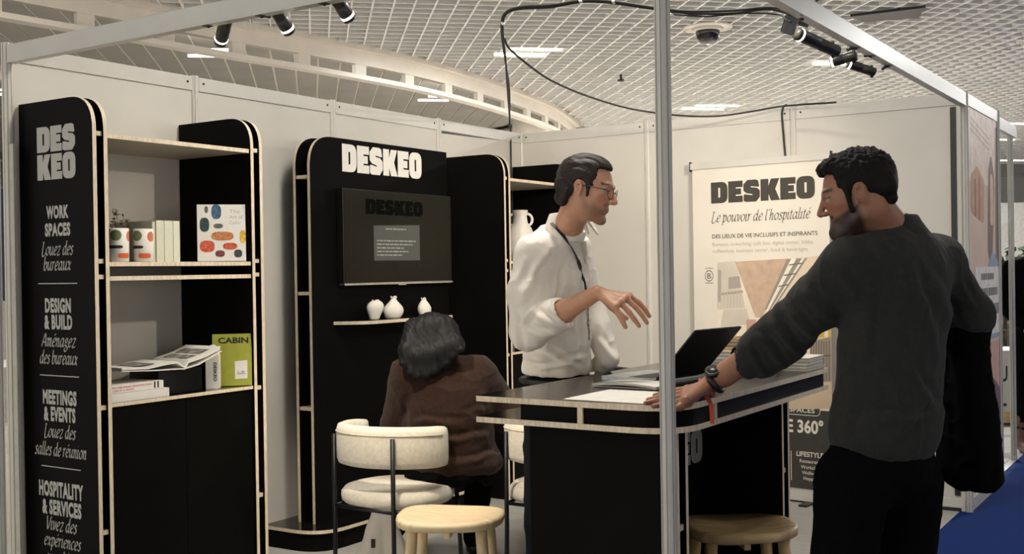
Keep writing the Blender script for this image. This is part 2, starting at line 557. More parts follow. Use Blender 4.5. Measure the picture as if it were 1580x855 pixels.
# side strip at the wall end, white liner seen beside the sign panel
box('wall_liner', (0.024, -4.012, 0.0), (0.052, -4.0, 1.98), mat('liner_grey', (170, 168, 158), 0.5), wl)

# panel with poster beyond the right wall end
wp = thing('wall_poster', (3.0, 0.5, 0), 'shell panel carrying the portrait poster at the stand corner', None, None, 0, 'structure')
box('panel', (2.994, 0.024, 0.07), (3.006, 0.976, H - RAIL), M_wall, wp)
box('top_rail', (2.987, 0.024, H - RAIL), (3.013, 0.976, H - 0.006), M_alu, wp)
box('bottom_rail', (2.987, 0.024, 0.0), (3.013, 0.976, 0.07), M_alu, wp)
post('upright', 3.0, 1.0, 0, H, M_alu, wp)
ff = thing('empty_stand_bay', (2.93, 1.95, 0), 'empty aluminium frame bay with upright beyond the poster panel', 'stand frame')
post('upright', 2.93, 1.95, 0, H, M_alu, ff)
prism('header_rail', rounded([(1.02, H - 0.09), (1.93, H - 0.09), (1.93, H - 0.01), (1.02, H - 0.01)], [0, 0, .04, 0]), 'x', 2.95, 2.98, M_alu, ff)
tag(box('clear_pane', (2.945, 1.03, 0.05), (2.951, 1.92, H - 0.1), None), 'clear acrylic pane set into the empty frame bay', 'pane')
gm = bpy.data.materials.new('clear_acrylic'); gm.use_nodes = True
gb = gm.node_tree.nodes['Principled BSDF']
gb.inputs['Base Color'].default_value = (0.93, 0.95, 0.95, 1); gb.inputs['Roughness'].default_value = 0.02
gb.inputs['Transmission Weight'].default_value = 1.0; gb.inputs['IOR'].default_value = 1.02
po = bpy.data.objects['clear_pane']; po.data.materials.clear(); po.data.materials.append(gm)

# ---- ceiling: open grid of tall white blades under a dark plenum, cut off along a curved rim
ZC = 4.0
RIM = [atz(x, y, ZC)[:2] for x, y in ((-420, -150), (-150, -75), (40, -34), (190, -4), (372, 34), (500, 59), (653, 93), (760, 125), (836, 154), (868, 171), (893, 192))]
RIM = [np.array(p) for p in catmull(RIM, 6)]
ceil = thing('ceiling', (0, 5, ZC), 'hall ceiling of open white grid cells', None, None, 0, 'structure')
CELL = 0.2
RIMA = np.array(RIM)
def side_of_rim(P):
    """> 0 where points are on the stand's side of the rim"""
    d = ((P[:, None, :] - RIMA[None]) ** 2).sum(2)
    i = np.clip(d.argmin(1), 1, len(RIMA) - 2)
    t = RIMA[i + 1] - RIMA[i - 1]
    v = P - RIMA[i]
    return -(t[:, 0] * v[:, 1] - t[:, 1] * v[:, 0])
O2 = np.array([4.3136, -6.793])
def g2(t, l):
    return O2 + GT * t + GL * l
def clip_span(f, a, b, n=240):
    """the part of a..b on the stand's side of the rim, as intervals"""
    s = np.linspace(a, b, n)
    ok = side_of_rim(np.array([f(v) for v in s])) > 0
    runs, st = [], None
    for i, k in enumerate(ok):
        if k and st is None: st = s[i]
        if not k and st is not None: runs.append((st, s[i - 1])); st = None
    if st is not None: runs.append((st, b))
    return [r for r in runs if r[1] - r[0] > 0.3]
def blade(name, p, q, th, z0, z1, m):
    d = (q - p); L = np.linalg.norm(d); d = d / L
    nrm = np.array([-d[1], d[0]]) * th / 2
    c = [p - nrm, p + nrm, q + nrm, q - nrm]
    vs = [(v[0], v[1], z) for z in (z0, z1) for v in c]
    fs = [(3, 2, 1, 0), (4, 5, 6, 7), (0, 1, 5, 4), (1, 2, 6, 5), (2, 3, 7, 6), (3, 0, 4, 7)]
    return link(name, mesh_from(vs, fs), ceil, m, True)
TLO, THI, LLO, LHI = -7.0, 19.0, 7.8, 26.6
t = TLO
while t <= THI:
    tt = t
    for a, b in clip_span(lambda v: g2(tt, v), LLO, LHI):
        blade('grid_blade', g2(tt, a), g2(tt, b), 0.018, ZC, ZC + 0.12, M_blade)
    t += CELL
l = LLO
while l <= LHI:
    ll = l
    for a, b in clip_span(lambda v: g2(v, ll), TLO, THI):
        blade('grid_blade', g2(a, ll), g2(b, ll), 0.018, ZC + 0.001, ZC + 0.12, M_blade)
    l += CELL
# plenum above the blades, following the rim
far = [g2(-16, 60), g2(40, 60), g2(40, -20), g2(-12, -20)]
poly = [tuple(p) for p in RIM] + [tuple(far[0])] + [tuple(far[1])] + [tuple(far[2])] + [tuple(far[3])]
prism('plenum_sheet', poly, 'z', ZC + 0.13, ZC + 0.17, M_plenum, ceil)
# the grid where it is too far off to tell cells apart
gm2 = mat('far_grid', (128, 123, 115), 0.7, var=0.25, scale=3, stretch=(1, 4, 1))
fl = [g2(TLO, LHI), g2(THI, LHI), g2(34, 60), g2(-12, 60)]
prism('far_grid_sheet', [tuple(p) for p in fl], 'z', ZC + 0.02, ZC + 0.06, gm2, ceil)
fl = [g2(THI, 0.0), g2(40, 0.0), g2(40, 60), g2(THI, LHI)]
prism('far_grid_sheet', [tuple(p) for p in fl], 'z', ZC + 0.02, ZC + 0.06, gm2, ceil)

# ceiling of grey planks beyond the rim
c2 = thing('ceiling_planks', (-8, 8, ZC + 0.05), 'grey plank ceiling beyond the curved beam', None, None, 0, 'structure')
PW = 0.30
for k in range(112):
    a = -20.0 + k * PW
    p, q = g2(a + PW / 2, 4.0), g2(a + PW / 2, 58)
    d = GL; nrm = GT * (PW / 2 - 0.013)
    c = [p - nrm, p + nrm, q + nrm, q - nrm]
    zo = ZC + 0.222 + 0.004 * (k % 2)
    vs = [(v[0], v[1], z) for z in (zo, zo + 0.012) for v in c]
    link('plank', mesh_from(vs, [(3, 2, 1, 0), (4, 5, 6, 7), (0, 1, 5, 4), (1, 2, 6, 5), (2, 3, 7, 6), (3, 0, 4, 7)]), c2, M_ceil2, True)
prism('backing_sheet', [tuple(g2(*v)) for v in ((-22, 3.5), (14, 3.5), (14, 59), (-22, 59))], 'z', ZC + 0.239, ZC + 0.28, mat('plank_joint_light', (232, 226, 214), 0.8), c2)

# curved castellated beam under the rim
cb = thing('curved_beam', tuple(RIM[len(RIM) // 2]) + (ZC - 0.5,), 'long curved white steel beam with oval openings under the ceiling rim', 'beam')
dense = catmull(RIM, 4)
S = [0.0]
for a, b in zip(dense[:-1], dense[1:]):
    S.append(S[-1] + np.linalg.norm(b - a))
S = np.array(S); DX = np.array(dense)
def rim_at(s, off=0.0):
    x = np.interp(s, S, DX[:, 0]); y = np.interp(s, S, DX[:, 1])
    x2 = np.interp(s + 0.05, S, DX[:, 0]); y2 = np.interp(s + 0.05, S, DX[:, 1])
    x1 = np.interp(s - 0.05, S, DX[:, 0]); y1 = np.interp(s - 0.05, S, DX[:, 1])
    d = np.array([x2 - x1, y2 - y1]); d /= np.linalg.norm(d) + 1e-9
    return np.array([x, y]) + np.array([-d[1], d[0]]) * off
SM = S[-1]
def ribbon(name, off0, off1, z0, z1, m, s0=0.0, s1=None, n=90, parent=cb):
    s1 = SM if s1 is None else s1
    vs, fs = [], []
    for i in range(n + 1):
        s = s0 + (s1 - s0) * i / n
        a, b = rim_at(s, off0), rim_at(s, off1)
        vs += [(a[0], a[1], z0), (b[0], b[1], z0), (b[0], b[1], z1), (a[0], a[1], z1)]
    for i in range(n):
        for k in range(4):
            fs.append((i * 4 + k, i * 4 + (k + 1) % 4, i * 4 + 4 + (k + 1) % 4, i * 4 + 4 + k))
    fs += [(3, 2, 1, 0), tuple(n * 4 + k for k in range(4))]
    return link(name, mesh_from(vs, fs), parent, m, True, smooth=False)
ribbon('rim_trim', -0.03, 0.05, ZC - 0.05, ZC + 0.16, M_beamw)
ribbon('upper_web', 0.05, 0.14, ZC - 0.20, ZC + 0.12, M_beamw)
ribbon('lower_flange', 0.02, 0.16, ZC - 0.37, ZC - 0.32, M_beamw)
s = 0.35
while s < SM - 0.3:
    wdt = 0.085
    ribbon('web_post', 0.06, 0.12, ZC - 0.33, ZC - 0.18, M_beamw, s - wdt, s + wdt, 4)
    s += 0.86
# stout column with bracket where the beam ends
colp = atz(850, 160, ZC)
cl = thing('hall_column', (colp[0] - 0.9, colp[1] + 0.9, 0), 'pale round hall column behind the wall corner', 'column')
lathe('shaft', [(0.30, 0.0), (0.30, 3.5), (0.34, 3.6), (0.34, 4.1)], M_beamw, cl)

# hall end walls far behind
pw = [at(-900, 400, 34), at(3200, 400, 34)]
vs = [(pw[0][0], pw[0][1], 0), (pw[1][0], pw[1][1], 0), (pw[1][0], pw[1][1], 5), (pw[0][0], pw[0][1], 5)]
dn = np.array([_F[0], _F[1], 0]) * 0.2
vs = vs + [tuple(np.array(v) + dn) for v in vs]
tag(link('wall_hall', mesh_from(vs, [(0, 1, 2, 3), (7, 6, 5, 4), (0, 4, 5, 1), (1, 5, 6, 2), (2, 6, 7, 3), (3, 7, 4, 0)]), None, mat('hall_wall_grey', (128, 126, 122), 0.8, var=0.05, scale=0.6)),
    'grey end wall of the hall', None, None, 'structure')

# ---- ceiling luminaires: pairs of bright strips
def strip_light(c, length, label, n=2, dz=0.0):
    """two strips set slightly apart, parallel to the blades"""
    o = thing('ceiling_light', (c[0], c[1], ZC - 0.012 + dz), label, 'light', 'paired strip lights in the hall ceiling')
    for k in range(n):
        off = -0.19 + 0.38 * k if n > 1 else 0
        sh = 0.06 - 0.12 * k if n > 1 else 0
        p = GT * (-length / 2 + sh) + GL * off; q = GT * (length / 2 + sh) + GL * off
        w = GL * 0.020
        vs = [(v[0], v[1], z) for z in (-0.004, 0.02) for v in (p - w, q - w, q + w, p + w)]
        link('strip', mesh_from(vs, [(3, 2, 1, 0), (4, 5, 6, 7), (0, 1, 5, 4), (1, 2, 6, 5), (2, 3, 7, 6), (3, 0, 4, 7)]), o, M_lightstrip)
    return o
def mid(*pp):
    return np.mean([atz(x, y, ZC - 0.01) for x, y in pp], axis=0)
strip_light(mid((293, 78), (363, 87)), 0.48, 'pair of bright ceiling strips above the left shelving wall')
strip_light(mid((780, 76), (848, 86)), 0.62, 'pair of bright ceiling strips crossed by the hanging cables')
strip_light(mid((652, 156), (702, 149)), 0.46, 'pair of small bright ceiling strips just above the left wall panels', dz=-0.0)
strip_light(mid((1057, 169), (1135, 163)), 0.70, 'pair of bright ceiling strips low behind the right wall top')
strip_light(mid((1250, 99), (1312, 99)), 0.46, 'single bright ceiling strip behind the spotlight cluster', 1)
strip_light(atz(1556, 191, ZC - 0.01), 1.2, 'bright ceiling strip above the empty frame bay', 1)
strip_light(atz(1575, 248, ZC - 0.01), 2.4, 'long bright ceiling strip at the far right edge', 1)
strip_light(atz(1538, 216, ZC - 0.01), 0.8, 'short bright ceiling strip seen through the empty frame', 1)
strip_light(atz(2, 143, ZC - 0.01), 0.9, 'bright ceiling strip pair at the far left edge')
for i, (x, y) in enumerate(FILL_LAMPS):  # unseen fixtures added to go with the fill lamps
    strip_light((x, y, ZC), 1.2, 'added ceiling strip pair for the fill lamps, unseen above the picture')

# dome camera on the ceiling
dp = atz(1092, 44, ZC - 0.01)
dm = thing('dome_camera', tuple(dp), 'smoked dome security camera under the ceiling grid', 'camera')
lathe('mounting_plate', [(0.02, 0.0), (0.26, 0.0), (0.27, 0.02), (0.02, 0.024)], M_beamw, dm)
lathe('housing', [(0.02, -0.03), (0.15, -0.03), (0.17, 0.0), (0.02, 0.002)], M_beamw, dm)
lathe('dome', [(0.004, -0.17), (0.05, -0.163), (0.09, -0.14), (0.118, -0.10), (0.13, -0.05), (0.13, -0.028), (0.01, -0.026)], mat('smoked_dome', (40, 38, 36), 0.08), dm)
lathe('lens', [(0.005, -0.178), (0.03, -0.172), (0.035, -0.15), (0.005, -0.148)], M_chrome, dm)
# black recess in the ceiling at the right, a sprinkler
sp = [atz(x, y, ZC - 0.005) for x, y in ((1312, 22), (1330, 31), (1418, 24), (1428, 8))]
tag(prism('ceiling_slot', [tuple(p[:2]) for p in sp], 'z', ZC - 0.03, ZC - 0.004, M_dark), 'long black recess in the ceiling at upper right', 'slot')
sk = atz(958, 115, ZC)
sprk = thing('sprinkler', (sk[0], sk[1], ZC - 0.09), 'small dark sprinkler head under the ceiling', 'sprinkler')
lathe('head', [(0.01, 0), (0.045, 0.0), (0.045, 0.02), (0.015, 0.03), (0.015, 0.1), (0.01, 0.1)], M_dark, sprk, 12)
# ================================================================== shelving and display
def side_outline(depth=0.5, top=2.15, r=0.14):
    return rounded([(0.016, 0.0), (depth, 0.0), (depth, top), (0.016, top)], [0, 0, r, 0], 10)

def shelf_unit(y0, label, doors=True):
    """tall unit with doubled rounded side panels, shelves between them"""
    u = thing('shelf_unit', (0.25, y0 + 0.46, 0), label, 'shelf unit')
    TH = 0.018
    ys = [y0, y0 + 0.052, y0 + 0.848, y0 + 0.902]
    for y in ys:
        prism('side_panel', side_outline(), 'y', y, y + TH, [M_black, M_ply], u)
    for (a, b) in ((ys[0] + TH, ys[1]), (ys[2] + TH, ys[3])):
        for z in (2.0, 1.488, 1.425, 0.90, 0.40):
            box('spacer', (0.40, a, z - 0.012), (0.488, b, z + 0.006), M_ply, u)
    ia, ib = ys[1] + TH, ys[2]
    for z in (2.0, 1.482, 1.424):
        prism('shelf', [(0.016, ia), (0.49, ia), (0.49, ib), (0.016, ib)], 'z', z - 0.018, z, [M_white if z > 1.45 and False else M_shelf, M_ply], u)
    prism('cabinet_top', [(0.016, ia), (0.492, ia), (0.492, ib), (0.016, ib)], 'z', 0.895, 0.91, [M_gloss, M_ply], u)
    if doors:
        mid_ = (ia + ib) / 2
        for k, (a, b) in enumerate(((ia + 0.002, mid_ - 0.0015), (mid_ + 0.0015, ib - 0.002))):
            box('cabinet_door', (0.466, a, 0.06), (0.484, b, 0.893), M_black, u)
        box('cabinet_carcass', (0.02, ia, 0.0), (0.46, ib, 0.893), mat('carcass_edge', (120, 108, 92), 0.6), u)
    return u
M_shelf = mat('shelf_face', (182, 172, 156), 0.5, var=0.04)
U1 = -3.96
unit1 = shelf_unit(U1, 'tall black shelf unit with rounded plywood-edged sides and lettered end panel')
unit3 = shelf_unit(U1 + 2.965, 'black shelf unit in the wall corner, mostly hidden behind the standing man')

# lettering on the end panel (faces the aisle)
PS = Plane((0, U1 - 0.0002, 0), (1, 0, 0), (0, 0, 1))
sidep = [c for c in unit1.children if c.name.startswith('side_panel')][0]
G = M_signgrey
place_fill('logo_lettering', logo('DES'), PS, 0.140, 0.392, 1.938, 0.106, G, sidep)
place_fill('logo_lettering', logo('KEO'), PS, 0.140, 0.392, 1.824, 0.106, G, sidep)
for s, x0, x1, z, h in (('WORK', .195, .341, 1.667, .050), ('SPACES', .184, .351, 1.595, .050), ('DESIGN', .175, .346, 1.282, .056), ('& BUILD', .169, .353, 1.214, .056),
                        ('MEETINGS', .150, .372, .905, .056), ('& EVENTS', .155, .363, .836, .056), ('HOSPITALITY', .113, .404, .524, .060), ('& SERVICES', .133, .390, .450, .058)):
    text('service_lettering', s, PS, x0, x1, z, h, G, sidep, bold=0.05, spacing=1.12)
for s, x0, x1, z, h in (('Louez des', .160, .370, 1.514, .036), ('bureaux', .171, .355, 1.452, .036), ('Am\u00e9nagez', .145, .376, 1.139, .036), ('des bureaux', .134, .386, 1.068, .036),
                        ('Louez des', .155, .365, .765, .036), ('salles de r\u00e9union', .088, .429, .690, .036), ('Vivez des', .162, .363, .383, .037),
                        ('exp\u00e9riences', .142, .386, .316, .036), ('singuli\u00e8res', .150, .372, .245, .036)):
    pen('service_lettering', s, PS, x0, x1, z, h, G, sidep)
for z in (1.396, 1.018, .642):
    flat('divider_rule', [[(.132, z), (.390, z), (.390, z + .004), (.132, z + .004)]], PS, G, sidep)

# ---- TV display wall
TVY0, TVY1 = -2.455, -1.25
tvw = thing('display_wall', (0.2, -1.85, 0), 'black rounded display panel with white lettering above the television', 'display panel')
outl = rounded([(TVY0, 0.112), (TVY1, 0.112), (TVY1, 2.15), (TVY0, 2.15)], [0, 0, 0, .17], 12)
prism('front_panel', outl, 'x', 0.232, 0.25, [M_black, M_ply], tvw)
prism('back_panel', outl, 'x', 0.13, 0.148, [M_black, M_ply], tvw)
for z in (1.93, 1.318, 0.712):
    box('divider', (0.149, TVY0 + 0.004, z - 0.009), (0.231, TVY0 + 0.5, z + 0.009), M_ply, tvw)
pl = rounded([(0.016, -2.60), (0.42, -2.60), (0.42, -1.15), (0.016, -1.15)], [0, .20, .05, 0], 12)
prism('plinth_top', pl, 'z', 0.094, 0.112, [M_gloss, M_ply], tvw)
pl2 = rounded([(0.016, -2.585), (0.40, -2.585), (0.40, -1.16), (0.016, -1.16)], [0, .19, .05, 0], 12)
prism('plinth_base', pl2, 'z', 0.0, 0.094, M_black, tvw)
PT = Plane((0.25, 0, 0), (0, 1, 0), (0, 0, 1))
fpnl = [c for c in tvw.children if c.name.startswith('front_panel')][0]
lo_ = place_fill('logo_lettering', logo('DESKEO'), PT, -2.203, -1.502, 1.972, 0.152, M_white, fpnl, lift=0.0015)
lo_['label'] = 'raised white logo lettering'
sh = rounded([(0.25, -2.29), (0.405, -2.20), (0.405, -1.40), (0.25, -1.30)], [0, .16, .12, 0], 8)
prism('wall_shelf', sh, 'z', 1.146, 1.164, [M_black, M_ply], tvw)

# ---- television
tv = thing('television', (0.275, -1.78, 1.357), 'flat black television with faint painted screen reflections on the display panel', 'television')
box('casing', (0.2512, -2.255, 1.368), (0.296, -1.275, 1.878), M_dark, tv, bevel=0.004)
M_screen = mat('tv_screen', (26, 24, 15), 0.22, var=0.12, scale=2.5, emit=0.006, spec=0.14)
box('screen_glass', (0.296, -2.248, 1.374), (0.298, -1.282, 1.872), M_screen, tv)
box('chin_bar', (0.262, -2.255, 1.354), (0.302, -1.275, 1.367), M_chrome, tv, bevel=0.002)
box('badge', (0.301, -1.80, 1.349), (0.304, -1.73, 1.357), M_chrome, tv)
PV = Plane((0.298, 0, 0), (0, 1, 0), (0, 0, 1))
M_reflbox = mat('reflection_grey', (72, 74, 70), 0.3, emit=0.03, var=0.03)  # reflections in the glass painted on as pale box, text bars and dark letters
M_refltext = mat('reflection_text', (150, 150, 144), 0.4, emit=0.05)
M_ghost = mat('reflection_dark_letters', (8, 7, 5), 0.4, spec=0.03)
scr = [c for c in tv.children if c.name.startswith('screen_glass')][0]
place_fill('reflected_logo', logo('DESKEO'), PV, -2.07, -1.56, 1.745, 0.085, M_ghost, scr, shear=0.0)
flat('reflected_box', [[(-2.005, 1.488), (-1.592, 1.490), (-1.592, 1.695), (-2.005, 1.683)]], PV, M_reflbox, scr, 0.0006)
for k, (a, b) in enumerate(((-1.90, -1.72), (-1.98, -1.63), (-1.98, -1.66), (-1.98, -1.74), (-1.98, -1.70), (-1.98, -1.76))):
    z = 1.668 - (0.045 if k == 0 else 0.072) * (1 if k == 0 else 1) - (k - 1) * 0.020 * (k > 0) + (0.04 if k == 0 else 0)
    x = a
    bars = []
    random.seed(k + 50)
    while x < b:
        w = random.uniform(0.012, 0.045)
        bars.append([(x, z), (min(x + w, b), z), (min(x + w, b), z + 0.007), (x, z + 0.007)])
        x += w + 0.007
    flat('reflected_text_line', bars, PV, M_refltext, scr, 0.0011)

# ---- small white vases on the wall shelf
def blob_vase(loc, prof, label, lean=0.0, sq=0.55, rot=0.0):
    v = thing('ceramic_vase', loc, label, 'vase', 'white vases on the display shelf', rot)
    vs, fs, n = [], [], 28
    for (r, z) in prof:
        for k in range(n):
            a = 2 * math.pi * k / n
            vs.append((lean * z + r * math.cos(a), r * sq * math.sin(a), z))
    m = len(prof)
    for i in range(m - 1):
        for k in range(n):
            fs.append((i * n + k, i * n + (k + 1) % n, (i + 1) * n + (k + 1) % n, (i + 1) * n + k))
    fs.append(tuple(range(n))[::-1])
    link('body', mesh_from(vs, fs), v, M_ceramic, smooth=True)
    r, z = prof[-1]
    # wavy open mouth
    pts = [(lean * z + r * math.cos(2 * math.pi * k / 20), r * sq * math.sin(2 * math.pi * k / 20), z + 0.004 * math.sin(6 * math.pi * k / 20)) for k in range(20)]
    tube('lip', pts, 0.0032, M_ceramic, v, 6, True, world=False)
    return v
VZ = 1.164
blob_vase((0.335, -2.055, VZ), [(.026, 0), (.030, .006), (.034, .02), (.046, .045), (.052, .066), (.048, .085), (.034, .099), (.020, .104)], 'leftmost white vase with lopsided egg shape on display shelf', 0.10, 0.6, math.radians(70))
blob_vase((0.335, -1.895, VZ), [(.042, 0), (.050, .008), (.060, .026), (.064, .045), (.056, .065), (.040, .082), (.024, .097), (.015, .110), (.017, .120)], 'round white onion-shaped vase in the middle of display shelf', 0.06, 0.65, math.radians(70))
blob_vase((0.335, -1.60, VZ), [(.030, 0), (.036, .01), (.042, .03), (.044, .048), (.034, .070), (.020, .088), (.012, .098), (.014, .103)], 'small pointed white vase beside the seated woman\'s hair', -0.08, 0.65, math.radians(70))

# ---- amphora in the corner unit
am = thing('amphora', (0.30, -0.50, 1.482), 'tall white two-handled amphora vase in the corner shelf unit', 'vase')
lathe('body', [(.05, 0), (.085, .02), (.10, .09), (.098, .16), (.075, .22), (.05, .255), (.044, .30), (.052, .335), (.05, .34), (.035, .335), (.03, .27), (.03, .26)], M_ceramic, am)
for sgn in (-1, 1):
    ang = math.radians(33)
    pts = []
    for k in range(9):
        a = -0.5 * math.pi + math.pi * k / 8
        rr_ = 0.045 + 0.035 * math.cos(a)
        pts.append((sgn * rr_ * math.cos(ang), sgn * rr_ * math.sin(ang), 0.275 + 0.04 * math.sin(a)))
    tube('handle', pts, 0.009, M_ceramic, am, 8, world=False)

# ---- things on the tall unit's shelves
ZS = 1.482
def printed_cup(y, x, label, rot):
    c = thing('printed_vase', (x, y, ZS), label, 'vase', None, rot)
    lathe('body', [(.001, .002), (.036, 0), (.040, .004), (.041, .06), (.041, .138), (.038, .140), (.037, .13), (.037, .01), (.001, .008)], M_ceramic, c, 32)
    def patch(name, a0, a1, z0, z1, m, round_=False):
        vs, fs = [], []
        n = 12
        for i in range(n + 1):
            a = math.radians(a0 + (a1 - a0) * i / n)
            t_ = 2 * i / n - 1
            hh = (z1 - z0) / 2 * (math.sqrt(max(0, 1 - t_ * t_)) if round_ else (1 - 0.4 * max(0, abs(t_) - .8) * 5))
            zc = (z0 + z1) / 2
            vs += [(.0416 * math.cos(a), .0416 * math.sin(a), zc - hh), (.0416 * math.cos(a), .0416 * math.sin(a), zc + hh)]
        for i in range(n):
            fs.append((2 * i, 2 * i + 2, 2 * i + 3, 2 * i + 1))
        link(name, mesh_from(vs, fs), c, m)
    patch('green_dot', -108, -40, .088, .132, mat('print_green', (112, 120, 84), 0.6), True)
    patch('black_band', -150, -35, .056, .069, mat('print_black', (34, 32, 28), 0.6))
    patch('orange_patch', -62, 10, .016, .036, mat('print_orange', (214, 92, 48), 0.6))
    patch('red_dot', -12, 40, .085, .128, mat('print_red', (206, 110, 84), 0.6), True)
    return c
cup1 = printed_cup(-3.79, 0.43, 'leftmost white vase with printed green dot, holding dried leaves', math.radians(20))
printed_cup(-3.665, 0.43, 'white vase with printed orange patch, beside the pale folders', math.radians(-6))
# dried sprig
dl = thing('dried_sprig', (0.43, -3.79, ZS + 0.02), 'dried brown leafy sprig standing in the leftmost vase', 'dried plant')
M_dry = mat('dried_leaf', (96, 84, 62), 0.8, var=0.2)
random.seed(4)
for k, (dx, dy, dz, lf) in enumerate(((-.0, -.028, .20, 1.2), (.01, .02, .165, .9), (.0, .035, .158, 1.0), (-.01, -.01, .15, .9), (0, .055, .16, .8), (.01, -.015, .185, .8))):
    tube('stem', [(0, 0, 0), (dx * .4, dy * .3, dz * .6), (dx, dy, dz)], 0.0013, M_dry, dl, 5, world=False)
    for q in range(3):
        a = random.uniform(0, 6.28); L = 0.028 * lf; w = 0.009 * lf
        c_ = Vector((dx, dy, dz - 0.012 * q)); d = Vector((math.cos(a) * .5, math.sin(a), random.uniform(-.4, .7))).normalized()
        sd = d.cross(Vector((.6, .2, .7))).normalized()
        nn = d.cross(sd) * 0.004
        vs = [c_, c_ + d * L * .5 + sd * w + nn, c_ + d * L, c_ + d * L * .5 - sd * w + nn, c_ + d * L * .5 - nn]
        link('leaf', mesh_from(vs, [(0, 1, 4), (1, 2, 4), (2, 3, 4), (3, 0, 4)]), dl, M_dry)
tag(box('black_holder', (0.37, -3.752, ZS), (0.40, -3.726, ZS + 0.115), mat('grey_green_print', (62, 60, 52), 0.6), None, bevel=0.009), 'dark upright slab between the two printed vases', 'ornament')

def folder(y, t, h, dcol, label, x0=0.16, x1=0.44):
    f = thing('binder', ((x0 + x1) / 2, y, ZS), label, 'binder', 'pale green binders on the middle shelf')
    m = mat('pale_sage_%d' % dcol, (206 + dcol, 205 + dcol, 182 + dcol), 0.6, var=0.03)
    box('cover', (x0, y, ZS), (x1, y + 0.003, ZS + h), m, f)
    box('cover', (x0, y + t - 0.003, ZS), (x1, y + t, ZS + h), m, f)
    box('spine', (x1 - 0.003, y + 0.003, ZS), (x1, y + t - 0.003, ZS + h), m, f)
    box('pages', (x0 + 0.008, y + 0.004, ZS + 0.006), (x1 - 0.005, y + t - 0.004, ZS + h - 0.006), M_pagecut, f)
folder(-3.626, 0.014, .172, -14, 'thin pale binder, first from the printed vases')
folder(-3.605, 0.040, .178, 0, 'thick pale sage binder, second of the row')
folder(-3.562, 0.045, .178, 3, 'thick pale sage binder, third of the row')
folder(-3.514, 0.034, .178, 8, 'pale sage binder at the right end of the row')

def upright_book(c, w, h, t, rotz, lean, m_cover, label, name='book'):
    """book standing on its lower edge, front cover towards local -y"""
    b = thing(name, c, label, 'book', None, rotz)
    def B(n, lo, hi, m):
        o = box(n, lo, hi, m, b, world=False)
        o.data.transform(Matrix.Rotation(lean, 4, 'X'))
        return o
    B('front_cover', (-w / 2, -t / 2, 0), (w / 2, -t / 2 + .003, h), m_cover)
    B('back_cover', (-w / 2, t / 2 - .003, 0), (w / 2, t / 2, h), m_cover)
    B('spine', (-w / 2, -t / 2 + .003, 0), (-w / 2 + .003, t / 2 - .003, h), m_cover)
    B('pages', (-w / 2 + .004, -t / 2 + .0031, .004), (w / 2 - .004, t / 2 - .0031, h - .004), M_pagecut)
    return b
def local_flat(name, polys, parent, m, y, lean):
    vs, fs = [], []
    for poly in polys:
        i0 = len(vs)
        vs += [(a, y, b) for a, b in poly]
        fs.append(tuple(range(i0, i0 + len(poly))))
    me = mesh_from(vs, fs); me.transform(Matrix.Rotation(lean, 4, 'X'))
    return link(name, me, parent, m)
def local_text(name, s, parent, m, x0, x1, zb, h, y, lean, bold=0, shear=0):
    vf = font_fill(s, bold); X = np.array(vf[0]); lo, hi = X.min(0), X.max(0)
    sx = (x1 - x0) / (hi[0] - lo[0]); sy = h / 0.73
    me = mesh_from([(x0 + (a - lo[0]) * sx + shear * b * sy, y, zb + b * sy) for a, b in X], vf[1]); me.transform(Matrix.Rotation(lean, 4, 'X'))
    return link(name, me, parent, m)

M_bookw = mat('book_white', (226, 222, 212), 0.5, var=0.02)
RB = math.radians(48)
art = upright_book((0.405, -3.208, ZS + 0.003), .215, .262, .020, RB, math.radians(-7), M_bookw, 'white art book with coloured oval stones on its cover, leaning upright')
fc = [c for c in art.children if c.name.startswith('front_cover')][0]
def oval(cx, cz, rx, rz, n=18):
    return [(cx + rx * math.copysign(abs(math.cos(6.2832 * k / n)) ** .75, math.cos(6.2832 * k / n)), cz + rz * math.copysign(abs(math.sin(6.2832 * k / n)) ** .75, math.sin(6.2832 * k / n))) for k in range(n)]
for nm, col, ovs in (('blue_stone', (62, 92, 118), [(-.022, .228, .022, .034)]), ('teal_stone', (44, 66, 66), [(-.075, .168, .021, .033)]), ('grey_stone', (96, 98, 90), [(-.066, .238, .008, .016), (-.014, .162, .021, .011)]),
                     ('amber_stone', (190, 122, 72), [(.004, .115, .050, .021)]), ('yellow_stone', (208, 168, 62), [(.094, .112, .014, .030)]), ('coral_stone', (200, 88, 60), [(-.064, .068, .033, .027), (.037, .068, .032, .016)]),
                     ('plum_stone', (112, 56, 58), [(-.008, .034, .021, .015)]), ('slate_stone', (56, 58, 62), [(.072, .034, .018, .018)])):
    for o in ovs:
        local_flat(nm, [oval(*o)], fc, mat('cover_' + nm, col, 0.5, var=0.25, scale=60), -.0105, math.radians(-7))
M_paleprint = mat('pale_grey_print', (176, 170, 160), 0.6)
for s_, zz, xx in (('The', .222, .048), ('Art of', .196, .060), ('Color', .170, .052)):
    local_text('cover_title', s_, fc, M_paleprint, .036 - 0.0, .036 + xx, zz, .017, -.0105, math.radians(-7))

